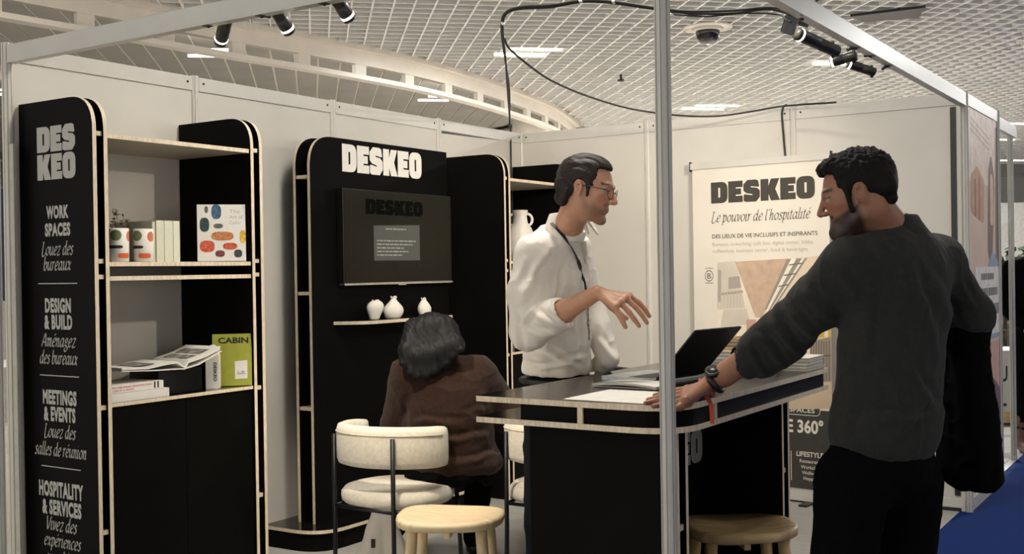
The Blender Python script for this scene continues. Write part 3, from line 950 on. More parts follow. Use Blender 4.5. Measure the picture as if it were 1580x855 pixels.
# lower compartment
ZT = 0.91
M_olive = mat('cover_olive', (156, 158, 52), 0.5, var=0.05)
cab = upright_book((0.415, -3.165, ZT + .002), .176, .238, .034, math.radians(42), math.radians(-3), M_olive, 'olive green book titled CABIN standing upright in the lower compartment')
fc = [c for c in cab.children if c.name.startswith('front_cover')][0]
M_ink = mat('black_ink', (22, 21, 16), 0.6)
local_text('cover_title', 'CABIN', fc, M_ink, -.062, .074, .196, .026, -.0177, math.radians(-3), bold=0.035)
local_flat('cover_label', [[(.012, .03), (.068, .032), (.068, .116), (.012, .112)]], fc, M_paper, -.0177, math.radians(-3))
local_flat('label_sketch', [[(.022, .052), (.058, .052), (.058, .058), (.022, .058)], [(.025, .06), (.03, .06), (.03, .066), (.025, .066)], [(.04, .06), (.056, .06), (.056, .067), (.04, .067)]], fc, M_signgrey, -.0181, math.radians(-3))
sp_ = [c for c in cab.children if c.name.startswith('spine')][0]
vf = font_fill('CABIN', 0.012); X = np.array(vf[0])
me = mesh_from([(-.0884, -.012 + .024 * (1 - b / .73) - .0, .225 - a * .030) for a, b in X], vf[1]); link('spine_title', me, sp_, M_ink)

# white bottle-like pack with black lettering
bt = thing('white_pack', (0.405, -3.272, ZT), 'white flat bottle with black upright lettering behind the open book', 'bottle', None, math.radians(36))
prism('body', rounded([(-.030, 0), (.030, 0), (.030, .150), (.012, .172), (-.012, .172), (-.030, .150)], [.004, .004, .02, 0, 0, .02], 5), 'y', -.018, .018, M_ceramic, bt, world=False)
lathe('cap', [(.001, .170), (.013, .172), (.013, .192), (.010, .196), (.001, .196)], M_white, bt, 16)
vf = font_fill('DESKEO', 0.03); X = np.array(vf[0]); L_ = X[:, 0].max()
me = mesh_from([(.006 + b / .73 * .014, -.0186, .118 - a / L_ * .085) for a, b in X], vf[1]); link('lettering', me, bt, M_ink)

# black riser carrying the open book
tag(box('black_riser', (0.24, -3.60, ZT + .0005), (0.43, -3.36, ZT + .105), mat('riser_black', (14, 13, 12), 0.25), None, bevel=.003), 'glossy black block under the open book', 'block')
ob = thing('open_book', (0.36, -3.50, ZT + .108), 'open illustrated book lying tilted on the black block', 'book', None, math.radians(-4))
def sheet(name, prof, x0, x1, t_, m, par=ob, shear=0.0):
    """curved leaf: profile along local y, extent along local x"""
    vs, fs = [], []
    for (y, z) in prof:
        vs += [(x0 + shear * y, y, z), (x1 + shear * y, y, z), (x1 + shear * y, y, z + t_), (x0 + shear * y, y, z + t_)]
    for i in range(len(prof) - 1):
        for k in range(4):
            fs.append((i * 4 + k, i * 4 + (k + 1) % 4, i * 4 + 4 + (k + 1) % 4, i * 4 + 4 + k))
    fs += [(3, 2, 1, 0), tuple((len(prof) - 1) * 4 + k for k in range(4))]
    return link(name, mesh_from(vs, fs), par, m, smooth=False)
lp = [(0.01, .010), (-.03, .034), (-.09, .030), (-.17, .020), (-.30, .026)]
rp = [(0.01, .010), (.03, .038), (.07, .046), (.13, .060), (.20, .086)]
sheet('cover', [(-.305, .014), (-.15, .004), (0.01, .000), (.08, .012), (.205, .062)], -.13, .125, .004, M_bookw)
sheet('left_pages', [(a, b - .006) for a, b in lp], -.125, .12, .008, M_paper)
sheet('right_pages', [(a, b - .014) for a, b in rp], -.125, .12, .015, M_paper)
M_photo = mat('page_photo', (120, 116, 108), 0.7, var=0.6, scale=34)
rpg = [c for c in ob.children if c.name.startswith('right_pages')][0]
def on_right(y): return np.interp(y, [p[0] for p in rp], [p[1] for p in rp]) + .0018
for (y0, y1, x0, x1) in ((.036, .094, -.085, .095), (.108, .165, -.09, .09)):
    vs = [(x0, y0, on_right(y0)), (x1, y0, on_right(y0)), (x1, (y0 + y1) / 2, on_right((y0 + y1) / 2) + .0006), (x1, y1, on_right(y1)), (x0, y1, on_right(y1)), (x0, (y0 + y1) / 2, on_right((y0 + y1) / 2) + .0006)]
    link('page_photograph', mesh_from(vs, [(0, 1, 2, 5), (5, 2, 3, 4)]), rpg, M_photo)
lpg = [c for c in ob.children if c.name.startswith('left_pages')][0]
vs = [(-.08, -.20, .0262), (.08, -.20, .0262), (.08, -.11, .0318), (-.08, -.11, .0318)]
link('page_photograph', mesh_from(vs, [(0, 1, 2, 3)]), lpg, M_photo)

def flat_book(c, w, d, t, rotz, m_cover, label, name='book', group=None, pages=True):
    """book lying flat, spine towards local +x"""
    b = thing(name, c, label, 'book', group, rotz)
    box('bottom_cover', (-w / 2, -d / 2, 0), (w / 2, d / 2, .0025), m_cover, b, world=False)
    box('top_cover', (-w / 2, -d / 2, t - .0025), (w / 2, d / 2, t), m_cover, b, world=False)
    box('spine', (w / 2 - .003, -d / 2, .0025), (w / 2, d / 2, t - .0025), m_cover, b, world=False)
    box('pages', (-w / 2 + .005, -d / 2 + .004, .0025), (w / 2 - .003, d / 2 - .004, t - .0025), M_pagecut, b, world=False)
    return b
fb1 = flat_book((0.385, -3.735, ZT + .0005), .19, .30, .036, 0, M_bookw, 'thick white book lying flat, bottom of the pair on the left')
fb2 = flat_book((0.38, -3.745, ZT + .038), .19, .27, .032, math.radians(2), M_bookw, 'white book with red spine lettering, top of the pair on the left')
sp2 = [c for c in fb2.children if c.name.startswith('spine')][0]
M_redink = mat('red_ink', (200, 70, 84), 0.6)
for s_, y0, y1, z in (('POSTMODERN ARCHITECTURE', -.13, .072, .0178), ('LESS IS A BORE', -.13, -.02, .0058)):
    vf = font_fill(s_, 0.01); X = np.array(vf[0]); L_ = X[:, 0].max()
    me = mesh_from([(.0956, y0 + a / L_ * (y1 - y0), z + b / .73 * .0075) for a, b in X], vf[1]); link('spine_title', me, sp2, M_redink)
for y0 in (.084, .102):
    link('spine_bar', mesh_from([(.0956, y0, .003), (.0956, y0 + .008, .003), (.0956, y0 + .008, .030), (.0956, y0, .030)], [(0, 1, 2, 3)]), sp2, M_ink)
# ================================================================== counter
CX0, CX1, CY0, CY1, CZ = 2.208, 2.93, -3.785, -2.335, 1.015
ct = thing('reception_counter', (2.57, -3.06, 0), 'black standing counter with two plywood-edged tops, both men lean on it', 'counter')
slab = rounded([(CX0, CY0), (CX1, CY0), (CX1, CY1), (CX0, CY1)], [.012, .17, .03, .012], 12)
prism('upper_top', slab, 'z', CZ - 0.018, CZ, [M_gloss, M_ply], ct)
prism('lower_top', slab, 'z', CZ - 0.086, CZ - 0.068, [M_gloss, M_ply], ct)
inn2 = rounded([(CX0 + .17, CY0 + .012), (CX1 - .012, CY0 + .012), (CX1 - .012, CY1 - .03), (CX0 + .17, CY1 - .03)], [0, .16, .02, 0], 10)
prism('recessed_band', inn2, 'z', CZ - 0.068, CZ - 0.018, M_black, ct)
for x in (2.60,):
    box('spacer', (x - .009, CY0 + .003, CZ - .068), (x + .009, CY0 + .0115, CZ - .018), M_ply, ct)
box('spacer', (CX1 - .0115, -3.50, CZ - .068), (CX1 - .003, -3.482, CZ - .018), M_ply, ct)
for y in (-3.70, -3.635):
    prism('leg_panel', [(2.365, 0), (2.885, 0), (2.885, CZ - .086), (2.365, CZ - .086)], 'y', y, y + .018, [M_black, M_ply], ct)
for y in (-2.62, -2.555):
    prism('leg_panel', [(2.365, 0), (2.83, 0), (2.83, CZ - .086), (2.365, CZ - .086)], 'y', y, y + .018, [M_black, M_ply], ct)
for (a, b, x) in ((-3.682, -3.635, 2.876), (-2.602, -2.555, 2.82)):
    for z in (0.62, 0.25):
        box('leg_spacer', (x - .3, a, z), (x, b, z + .018), M_ply, ct)
prism('back_panel', [(-3.617, .02), (-2.62, .02), (-2.62, CZ - .086), (-3.617, CZ - .086)], 'x', 2.49, 2.508, [M_black, M_ply], ct)
bp_ = [c for c in ct.children if c.name.startswith('back_panel')][0]
place_fill('logo_lettering', logo('DESKEO'), Plane((2.508, 0, 0), (0, 1, 0), (0, 0, 1)), -3.30, -2.64, .655, .13, M_signgrey, bp_, lift=.001)

# ---- stools
def superpt(a, rx, ry, e=0.72):
    c, s_ = math.cos(a), math.sin(a)
    return rx * math.copysign(abs(c) ** e, c), ry * math.copysign(abs(s_) ** e, s_)
def make_stool(loc, rotz, label, m):
    st = thing('wooden_stool', loc, label, 'stool', 'low wooden stools', rotz)
    vs, fs, n = [], [], 40
    rings = [(.0, .428), (.93, .424), (.985, .432), (1.0, .444), (.985, .455), (.90, .459), (.6, .452), (.25, .448), (0, .447)]
    for (k, z) in rings:
        for i in range(n):
            a = 2 * math.pi * i / n
            x, y = superpt(a, .212, .188)
            y *= 1 - 0.10 * x / .212                  # one end slimmer, like a shield
            dish = 0.010 * (abs(x) / .212) ** 2 * k
            vs.append((x * max(k, .001), y * max(k, .001), z + (dish if z > .44 else 0)))
    for j in range(len(rings) - 1):
        for i in range(n):
            fs.append((j * n + i, j * n + (i + 1) % n, (j + 1) * n + (i + 1) % n, (j + 1) * n + i))
    link('seat', mesh_from(vs, fs), st, m, smooth=True)
    for sx in (-1, 1):
        for sy in (-1, 1):
            tube('leg', [(sx * .135, sy * .105, .432), (sx * .150, sy * .118, .2), (sx * .165, sy * .130, 0.0)], [.0235, .022, .017], m, st, 14, world=False)
    box('stretcher', (-.012, -.105, .385), (.012, .105, .415), m, st, world=False)
    return st
M_oak2 = mat('darker_oak', (208, 176, 126), 0.42, var=0.16, scale=7, stretch=(1, 8, 1), bump=0.05)  # darker copy of the pale oak; the stool's shade is put into its colour
YW = YAW
s1 = atz(696, 797, .45); s2 = atz(1140, 812, .45)
make_stool((s1[0], s1[1], 0), YW - 0.12, 'pale cream wooden stool in front of the upholstered chair', M_oak)
make_stool((s2[0], s2[1], 0), YW + 0.1, 'shade-darkened oak stool tucked under the counter on the right', M_oak2)

# ---- upholstered chairs
def make_chair(loc, rotz, label):
    """faces local +y"""
    c = thing('upholstered_chair', loc, label, 'chair', 'cream upholstered chairs with black frames', rotz)
    vs, fs, n = [], [], 36
    rings = [(.6, .405), (.93, .405), (.99, .418), (1.0, .435), (.99, .455), (.93, .472), (.7, .482), (.35, .485), (.001, .486)]
    for (k, z) in rings:
        for i in range(n):
            a = 2 * math.pi * i / n
            x, y = superpt(a, .245, .235, .85)
            vs.append((x * k, y * k + .02, z))
    for j in range(len(rings) - 1):
        for i in range(n):
            fs.append((j * n + i, j * n + (i + 1) % n, (j + 1) * n + (i + 1) % n, (j + 1) * n + i))
    fs.append(tuple(range(n))[::-1])
    link('seat', mesh_from(vs, fs), c, M_cream, smooth=True)
    # backrest: padded band bent round the back
    sec = [(-.022, -.082), (-.030, -.06), (-.032, .0), (-.030, .06), (-.022, .084), (0, .092), (.022, .084), (.030, .06), (.032, 0), (.030, -.06), (.022, -.082), (0, -.09)]
    vs, fs = [], []
    N = 30; R_ = .240; span = math.radians(205)
    for i in range(N + 1):
        t_ = i / N
        a = -math.pi / 2 - span / 2 + span * t_
        edge = min(t_, 1 - t_) * N
        k = 1.0 if edge >= 2 else (0.55 + 0.225 * edge)
        drop = -0.018 * (abs(t_ - .5) * 2) ** 2
        for (dr, dz) in sec:
            r = R_ + dr * k
            vs.append((r * math.cos(a), r * math.sin(a) + .02, .672 + dz * (0.9 + 0.1 * k) + drop))
    m_ = len(sec)
    for i in range(N):
        for k in range(m_):
            fs.append((i * m_ + k, (i + 1) * m_ + k, (i + 1) * m_ + (k + 1) % m_, i * m_ + (k + 1) % m_))
    fs.append(tuple(range(m_))); fs.append(tuple(N * m_ + k for k in range(m_))[::-1])
    bk = link('backrest', mesh_from(vs, fs), c, M_cream, smooth=True)
    # piping along the upper seam
    pts = []
    for i in range(2, N - 1):
        a = -math.pi / 2 - span / 2 + span * i / N
        pts.append(((R_ + .031) * math.cos(a), (R_ + .031) * math.sin(a) + .02, .672 + .056 - 0.018 * (abs(i / N - .5) * 2) ** 2))
    tube('piping', pts, .0028, mat('piping_cream', (196, 184, 162), 0.8), bk, 6, world=False)
    for sx in (-1, 1):
        a = -math.pi / 2 + sx * 0.66
        x, y = (R_ + .042) * math.cos(a), (R_ + .042) * math.sin(a) + .02
        tube('leg', [(x, y, .715), (x, y, .3), (x * 1.02, y * 1.02, 0)], .010, M_blackmetal, c, 10, world=False)
        tube('leg', [(sx * .20, .19, .43), (sx * .205, .205, .2), (sx * .21, .215, 0)], .010, M_blackmetal, c, 10, world=False)
        tube('rail', [(x, y, .40), (sx * .20, .19, .40)], .008, M_blackmetal, c, 8, world=False)
    tube('rail', [(-.2, .19, .40), (.2, .19, .40)], .008, M_blackmetal, c, 8, world=False)
    a = -math.pi / 2 + 0.66; x, y = (R_ + .042) * math.cos(a), (R_ + .042) * math.sin(a) + .02
    tube('rail', [(-x, y, .40), (x, y, .40)], .008, M_blackmetal, c, 8, world=False)
    return c
chair1 = make_chair((1.135, -2.885, 0), math.radians(-3), 'cream upholstered chair with curved back, the brown-sweatered woman sits on it')
copy_tree(chair1, (1.765, -2.475, 0), math.radians(2), 'cream upholstered chair half hidden behind the counter leg')

# ---- small meeting table behind the counter with the woman's laptop
mt = thing('meeting_table', (1.60, -1.95, 0), 'low black round meeting table behind the counter, mostly hidden', 'table')
lathe('top', [(.001, .722), (.36, .722), (.365, .731), (.36, .74), (.001, .74)], M_gloss, mt, 40)
lathe('column', [(.03, .02), (.03, .722)], M_blackmetal, mt, 16)
lathe('foot', [(.22, 0), (.22, .012), (.03, .022)], M_blackmetal, mt, 28)
def make_laptop(loc, rotz, w, d, open_deg, m_body, m_lid, label, screen_m):
    """hinge along local x at y = d, keyboard towards local -y"""
    L = thing('laptop', loc, label, 'laptop', None, rotz)
    prism('base', rr(-w / 2, 0, w / 2, d, .012), 'z', .0, .014, [m_body, m_body], L, world=False)
    bs = L.children[0]
    k_m = mat('laptop_keys', (52, 52, 54), 0.5)
    for r in range(5):
        for q in range(12):
            x0 = -w * .43 + q * w * .072
            y0 = d * .46 + r * d * .092
            o = box('key', (x0, y0, .014), (x0 + w * .060, y0 + d * .075, .0152), k_m, bs, world=False)
    flat_ = [(-w * .15, d * .06), (w * .15, d * .06), (w * .15, d * .38), (-w * .15, d * .38)]
    link('touchpad', mesh_from([(a, b, .0146) for a, b in flat_], [(0, 1, 2, 3)]), bs, mat('touchpad_grey', (150, 150, 150), 0.3))
    me_l = prism('lid', rr(-w / 2, 0, w / 2, d, .012), 'z', -.005, .0, [m_lid, m_lid], L, world=False)
    scr_ = prism('screen', rr(-w / 2 + .008, .012, w / 2 - .008, d - .008, .004), 'z', .0, .0012, screen_m, L, world=False)
    T = Matrix.Translation((0, d, .014)) @ Matrix.Rotation(math.radians(180 - open_deg), 4, 'X')
    for o in (me_l, scr_):
        o.data.transform(T)
        bm = bmesh.new(); bm.from_mesh(o.data); bmesh.ops.recalc_face_normals(bm, faces=bm.faces); bm.to_mesh(o.data); bm.free()
    tube('hinge', [(-w * .4, d, .012), (w * .4, d, .012)], .005, M_dark, L, 8, world=False)
    return L
M_lapsilver = mat('laptop_silver', (168, 168, 166), 0.32, 0.6)
M_lapdark = mat('laptop_black', (26, 26, 28), 0.38, 0.2)
M_lcd = mat('laptop_lcd', (24, 25, 28), 0.15)
make_laptop((1.60, -2.13, .741), math.radians(-28), .30, .20, 108, M_lapsilver, mat('laptop_taupe', (92, 86, 76), 0.4, 0.3), 'grey laptop open in front of the seated woman', M_lcd)
# white cup-like scrap beside it
tag(box('paper_scrap', (1.70, -2.30, .741), (1.80, -2.18, .748), M_paper, None, bevel=.002), 'scrap of white paper on the low meeting table', 'paper')

# ---- on the counter
# laptop of the men: keyboard to the left, lid leaning to the right
lap = make_laptop((2.358, -3.005, CZ + .0005), math.radians(-99.2), .31, .245, 133, M_lapsilver, M_lapdark, 'open laptop on the counter, its dark lid facing right', M_lcd)

def stack_item(name, c, w, d, t, rotz, m, label, group, pagem=M_pagecut):
    return flat_book(c, w, d, t, rotz, m, label, name, group)
# magazine and sheets by the hand
_m = atz(972, 598, CZ)
mg = thing('magazine', (_m[0], _m[1], CZ + .0020), 'white magazine lying by the resting hand at the counter front', 'magazine', None, math.radians(-3))
for k, (z0, z1, dx) in enumerate(((0, .0015, .0), (.0015, .008, .004), (.008, .0095, .0))):
    vs, fs = [], []
    N = 10
    for i in range(N + 1):
        x = -.125 + .25 * i / N + (dx if i == 0 else 0)
        zz = .008 * math.sin(math.pi * i / N) * (k > 0)
        vs += [(x, -.045, z0 + zz), (x, .085, z0 + zz), (x, .085, z1 + zz), (x, -.045, z1 + zz)]
    for i in range(N):
        for q in range(4):
            fs.append((i * 4 + q, i * 4 + (q + 1) % 4, i * 4 + 4 + (q + 1) % 4, i * 4 + 4 + q))
    fs += [(3, 2, 1, 0), tuple(N * 4 + q for q in range(4))]
    link(('back_cover', 'pages', 'front_cover')[k], mesh_from(vs, fs), mg, (M_paper, M_pagecut, M_paper)[k])
_a, _b = atz(918, 606, CZ), atz(1000, 624, CZ)
tag(box('paper_sheet', (_a[0], _b[1] - .0, CZ + .0004), (_b[0] + .02, _a[1] + .10, CZ + .0014), M_paper), 'loose white sheet at the front edge of the counter', 'paper')

M_cov = [mat('brochure_white', (214, 208, 198), 0.5, var=0.03), mat('brochure_cream', (206, 194, 170), 0.5), mat('brochure_yellow', (206, 166, 74), 0.5), mat('brochure_brown', (122, 84, 50), 0.5)]
# tall stack of brochures: white ones below, yellow and brown ones above
z = CZ + .0005
random.seed(11)
for k in range(6):
    t_ = .013
    stack_item('brochure', (2.655 + random.uniform(-.006, .006), -2.60 + random.uniform(-.006, .006), z), .21, .27, t_, math.radians(90 + random.uniform(-3, 3)), M_cov[0],
               ['white brochure at the very bottom of the stack behind the laptop', 'white brochure second from the bottom behind the laptop', 'white brochure third from the bottom behind the laptop',
                'white brochure fourth from the bottom behind the laptop', 'white brochure fifth from the bottom behind the laptop', 'topmost white brochure, right under the yellow booklets'][k], 'brochures stacked behind the laptop')
    z += t_ + .0006
zt = z
for i, (dx, dy) in enumerate(((-.05, -.02), (.055, .02))):
    zz = zt
    for k in range(3):
        m_ = M_cov[2] if (k + i) % 2 == 0 else M_cov[3]
        t_ = .016
        stack_item('booklet', (2.655 + dx, -2.60 + dy, zz), .10, .15, t_, math.radians(90 + random.uniform(-5, 5)), m_,
                   [['yellow booklet, lowest of the left pile on the brochures', 'brown booklet, middle of the left pile on the brochures', 'yellow booklet, top of the left pile on the brochures'],
                    ['brown booklet, lowest of the right pile on the brochures', 'yellow booklet, middle of the right pile on the brochures', 'brown booklet, top of the right pile on the brochures']][i][k], 'yellow and brown booklets')
        zz += t_ + .0006
# second stack at the far end
z = CZ + .0005
for k in range(4):
    t_ = .012
    stack_item('brochure', (2.812 + random.uniform(-.004, .004), -2.445, z), .20, .20, t_, math.radians(90 + random.uniform(-4, 4)), M_cov[0],
               ['bottom magazine of the stack at the counter far end', 'second magazine up in the stack at the counter far end', 'third magazine up in the stack at the counter far end', 'top magazine of the stack at the counter far end'][k], 'magazines stacked at the far end')
    z += t_ + .0008

# ================================================================== roll-up banner
b0, b1 = Vector((1.345, -.085, 0)), Vector((2.285, -.185, 0))
bd = (b1 - b0).normalized()
bn = Vector((bd.y, -bd.x, 0))
bw = (b1 - b0).length
BP = Plane(b0 + Vector((0, 0, 0)), bd, (0, 0, 1))
bnr = thing('rollup_banner', tuple((b0 + b1) / 2), 'white roll-up banner with dark logo and interior photograph by the right wall', 'banner')
def bsheet(name, x0, x1, z0, z1, t0, t1, m, parent=bnr):
    vs = [BP.pt(a, b, c) for c in (t0, t1) for a, b in ((x0, z0), (x1, z0), (x1, z1), (x0, z1))]
    return link(name, mesh_from(vs, [(3, 2, 1, 0), (4, 5, 6, 7), (0, 1, 5, 4), (1, 2, 6, 5), (2, 3, 7, 6), (3, 0, 4, 7)]), parent, m, True)
M_bfab = mat('banner_fabric', (226, 218, 204), 0.6, var=0.015, scale=6)
cloth = bsheet('print_sheet', 0.012, bw - 0.012, 0.06, 2.06, -.0015, 0, M_bfab)
bsheet('top_bar', 0, bw, 2.052, 2.092, -.012, .010, M_aluw)
for x in (-.004, bw):
    bsheet('end_cap', x, x + .006, 2.040, 2.102, -.014, .012, M_dark)
bsheet('base_case', -.01, bw + .01, .012, .075, -.06, .05, M_aluw)
for x in (.12, bw - .16):
    bsheet('foot', x, x + .05, .0, .012, -.16, .16, M_dark)
def bx(x):     # banner coordinate from a position along the right wall
    return (x - b0.x) / bd.x
M_btext = mat('banner_brown_black', (66, 62, 54), 0.7)
M_bgrey = mat('banner_light_text', (172, 164, 150), 0.7)
place_fill('logo_lettering', logo('DESKEO'), BP, bx(1.49), bx(2.185), 1.828, .135, M_btext, cloth)
pen('slogan_lettering', "Le pouvoir de l'hospitalit\u00e9", BP, bx(1.492), bx(2.160), 1.708, .043, M_btext, cloth, wide=.07)
text('heading_lettering', 'DES LIEUX DE VIE INCLUSIFS ET INSPIRANTS', BP, bx(1.494), bx(2.198), 1.606, .026, M_btext, cloth, bold=.012)
text('body_lettering', 'Bureaux, coworking, caf\u00e9 lieu, digital center, lobby,', BP, bx(1.496), bx(2.175), 1.556, .024, M_bgrey, cloth)
text('body_lettering', 'coffeeshop, business center, food & beverages', BP, bx(1.496), bx(2.135), 1.514, .024, M_bgrey, cloth)
# certificate mark
ring = [(bx(1.468) + .030 * math.cos(6.2832 * k / 24), 1.368 + .036 * math.sin(6.2832 * k / 24)) for k in range(24)]
ring2 = [(bx(1.468) + .026 * math.cos(6.2832 * k / 24), 1.368 + .031 * math.sin(6.2832 * k / 24)) for k in range(24)]
flat('round_mark', [[ring[k], ring[(k + 1) % 24], ring2[(k + 1) % 24], ring2[k]] for k in range(24)], BP, M_btext, cloth)
text('round_mark_letter', 'B', BP, bx(1.468) - .013, bx(1.468) + .015, 1.350, .037, M_btext, cloth)
text('round_mark_caption', 'Certified', BP, bx(1.468) - .028, bx(1.468) + .028, 1.412, .012, M_btext, cloth)
flat('round_mark_rule', [[(bx(1.468) - .028, 1.320), (bx(1.468) + .028, 1.320), (bx(1.468) + .028, 1.324), (bx(1.468) - .028, 1.324)]], BP, M_btext, cloth)

# printed interior photograph: flat shapes of a bright atrium
def pc(px, py):     # banner coordinates from a point of the print
    p = uy_plane(px, py)
    return p
def uy_plane(px, py):
    d = _F + _R2 * (px - 790) / FPX - _U2 * (py - 427.5) / FPX
    n = np.array(BP.n); o = np.array(BP.o)
    s_ = ((o - CAM) @ n) / (d @ n)
    p = CAM + d * s_
    return ((p - o) @ np.array(BP.r), p[2])
def ph(name, col, pts, lift, var=0.03, scale=8):
    m = mat('photo_' + name, col, 0.65, var=var, scale=scale)
    polys = pts if isinstance(pts[0][0], (tuple, list)) else [pts]
    xr = bw - .013
    polys = [[(min(a, xr), b) for a, b in (pc(*q) for q in poly)] for poly in polys]
    return flat('photo_' + name, polys, BP, m, cloth, lift)
ph('ground', (226, 206, 182), [(1107, 405), (1300, 393), (1300, 632), (1107, 632)], .0006)
ph('far_hall', (232, 220, 200), [(1107, 405), (1300, 393), (1300, 520), (1107, 520)], .0009)
ph('left_building', (206, 196, 180), [[(1107, 405), (1136, 403), (1150, 475), (1107, 478)], [(1116, 478), (1152, 476), (1158, 500), (1112, 505)]], .0012)
ph('left_openings', (168, 160, 148), [[(1108, 415), (1113, 418), (1113, 466), (1108, 466)], [(1124, 428), (1141, 426), (1144, 444), (1124, 446)], [(1112, 452), (1146, 448), (1147, 452), (1112, 456)]], .0015)
ph('balcony_rail', (188, 180, 166), [[(1107 + 5 * k, 450), (1108 + 5 * k, 450), (1108 + 5 * k, 474), (1107 + 5 * k, 474)] for k in range(8)], .0018)
ph('peach_ceiling', (196, 168, 144), [(1134, 404), (1217, 399), (1176, 490), (1166, 490)], .0015, .06, 20)
ph('white_soffit', (222, 202, 176), [(1217, 399), (1300, 393), (1300, 418), (1180, 490), (1176, 490)], .0012)
ph('ducts', (150, 140, 126), [[(1214, 400), (1222, 399), (1184, 478), (1180, 478)], [(1228, 399), (1246, 398), (1188, 486), (1184, 482)]], .0018)
ph('duct_shine', (232, 226, 212), [[(1221, 399), (1229, 399), (1185, 481), (1182, 480)], [(1238, 398), (1242, 398), (1189, 480), (1187, 482)]], .0021)
ph('duct_bands', (110, 102, 90), [[(1218, 408), (1240, 405), (1239, 407), (1217, 410)], [(1210, 424), (1230, 421), (1229, 423), (1209, 426)], [(1202, 441), (1219, 438), (1218, 440), (1201, 443)]], .0024)
ph('roof_beams', (166, 138, 112), [[(1264, 404), (1272, 403), (1196, 478), (1193, 478)], [(1290, 412), (1296, 412), (1206, 484), (1203, 484)]], .0021)
ph('pink_block', (196, 156, 136), [(1152, 493), (1167, 493), (1167, 518), (1152, 518)], .0021)
ph('rail_screen', (150, 138, 124), [(1250, 527), (1300, 520), (1300, 590), (1250, 590)], .0018)
ph('rail_bars', (98, 88, 78), [[(1251 + 4 * k, 527), (1252.2 + 4 * k, 527), (1252.2 + 4 * k, 588), (1251 + 4 * k, 588)] for k in range(11)] + [[(1250, 550), (1300, 548), (1300, 550), (1250, 552)]], .0021)
ph('yellow_chairs', (210, 168, 60), [[(1278, 508), (1290, 506), (1290, 520), (1278, 522)], [(1262, 514), (1272, 513), (1272, 520), (1262, 521)]], .0024)
ph('floor_print', (198, 176, 150), [(1107, 590), (1300, 590), (1300, 632), (1107, 632)], .0021)
M_bdark = mat('banner_charcoal', (58, 56, 50), 0.65)
M_bw = mat('banner_white_text', (226, 220, 206), 0.65)
flat('dark_field', [[(.0125, .062), (bw - .0125, .062), (bw - .0125, .556), (.0125, .556)]], BP, M_bdark, cloth, .0006)
pill = rounded([(bx(1.72), .520), (bx(2.20), .520), (bx(2.20), .588), (bx(1.72), .588)], .033)
pill2 = rounded([(bx(1.723), .524), (bx(2.197), .524), (bx(2.197), .584), (bx(1.723), .584)], .029)
flat('pill_border', [pill], BP, M_bw, cloth, .0012)
flat('pill_field', [pill2], BP, M_bdark, cloth, .0015)
text('pill_lettering', 'NOS ESPACES', BP, bx(1.865), bx(2.165), .538, .028, M_bw, cloth, bold=.015, lift=.002)
text('service_lettering', 'SERVICE 360\u00b0', BP, bx(1.70), bx(2.218), .416, .078, M_bw, cloth, bold=.03)
text('column_heading', 'LIFESTYLE', BP, bx(2.045), bx(2.216), .272, .030, M_bw, cloth, bold=.02)
for s_, x0, x1, z_ in (('Restaurant', 2.065, 2.196, .234), ('Workclub', 2.072, 2.191, .198), ('Wellness', 2.078, 2.183, .164), ('Hopper', 2.088, 2.175, .130)):
    text('column_lettering', s_, BP, bx(x0), bx(x1), z_, .022, M_bw, cloth, bold=.006)
flat('column_rule', [[(bx(2.008), .12), (bx(2.012), .12), (bx(2.012), .30), (bx(2.008), .30)]], BP, M_bw, cloth, .0012)

# ================================================================== spotlights
M_lens = mat('spot_lens', (120, 116, 108), 0.15)
def spot(name, base, joint, tail, head, r, label, energy, ring_at=0.86, ang=85, aim=None):
    """arm from the beam to a cylinder pointing from tail to head"""
    base, joint, tail, head = (np.array(v, float) for v in (base, joint, tail, head))
    s_ = thing(name, tuple(base), label, 'spotlight', 'black spotlights clamped to the beams')
    d = head - tail; L = np.linalg.norm(d); d = d / L
    tube('arm', [base, (base + joint) / 2 + np.array([0, 0, .004]), joint], .007, M_spot, s_, 8)
    box('clamp', tuple(base - np.array([.014, .014, .0])), tuple(base + np.array([.014, .014, .03])), M_spot, s_)
    pts = [tail, tail + d * .004, tail + d * L * .45, tail + d * L * .46, tail + d * L * .49, tail + d * L * .5, tail + d * (L - .006), head]
    rad = [r * .8, r * .96, r * .96, r * .90, r * .90, r, r, r * .97]
    bd_ = tube('housing', pts, rad, M_spot, s_, 24)
    a = tail + d * L * ring_at
    tube('light_ring', [a - d * .004, a + d * .004], r * 1.03, M_ring, s_, 24)
    tube('lens', [head - d * .001, head + d * .002], r * .8, M_lens, s_, 20)
    e = tail + d * L * .12
    tube('pivot', [e - np.array([0, 0, r * 1.3]), e + np.array([0, 0, r * 1.3])], .007, M_spot, s_, 8)
    lamp('spot_light', 'SPOT', tuple(head + d * .02), tuple(aim if aim is not None else head + d * 2), energy, spot_size=math.radians(ang), spot_blend=0.7, shadow_soft_size=0.03)
    return s_
ZB = H - 0.09
def on(px, py, plane_axis, c):
    d = _F + _R2 * (px - 790) / FPX - _U2 * (py - 427.5) / FPX
    return CAM + d * (c - CAM[plane_axis]) / d[plane_axis]
SPE = 16
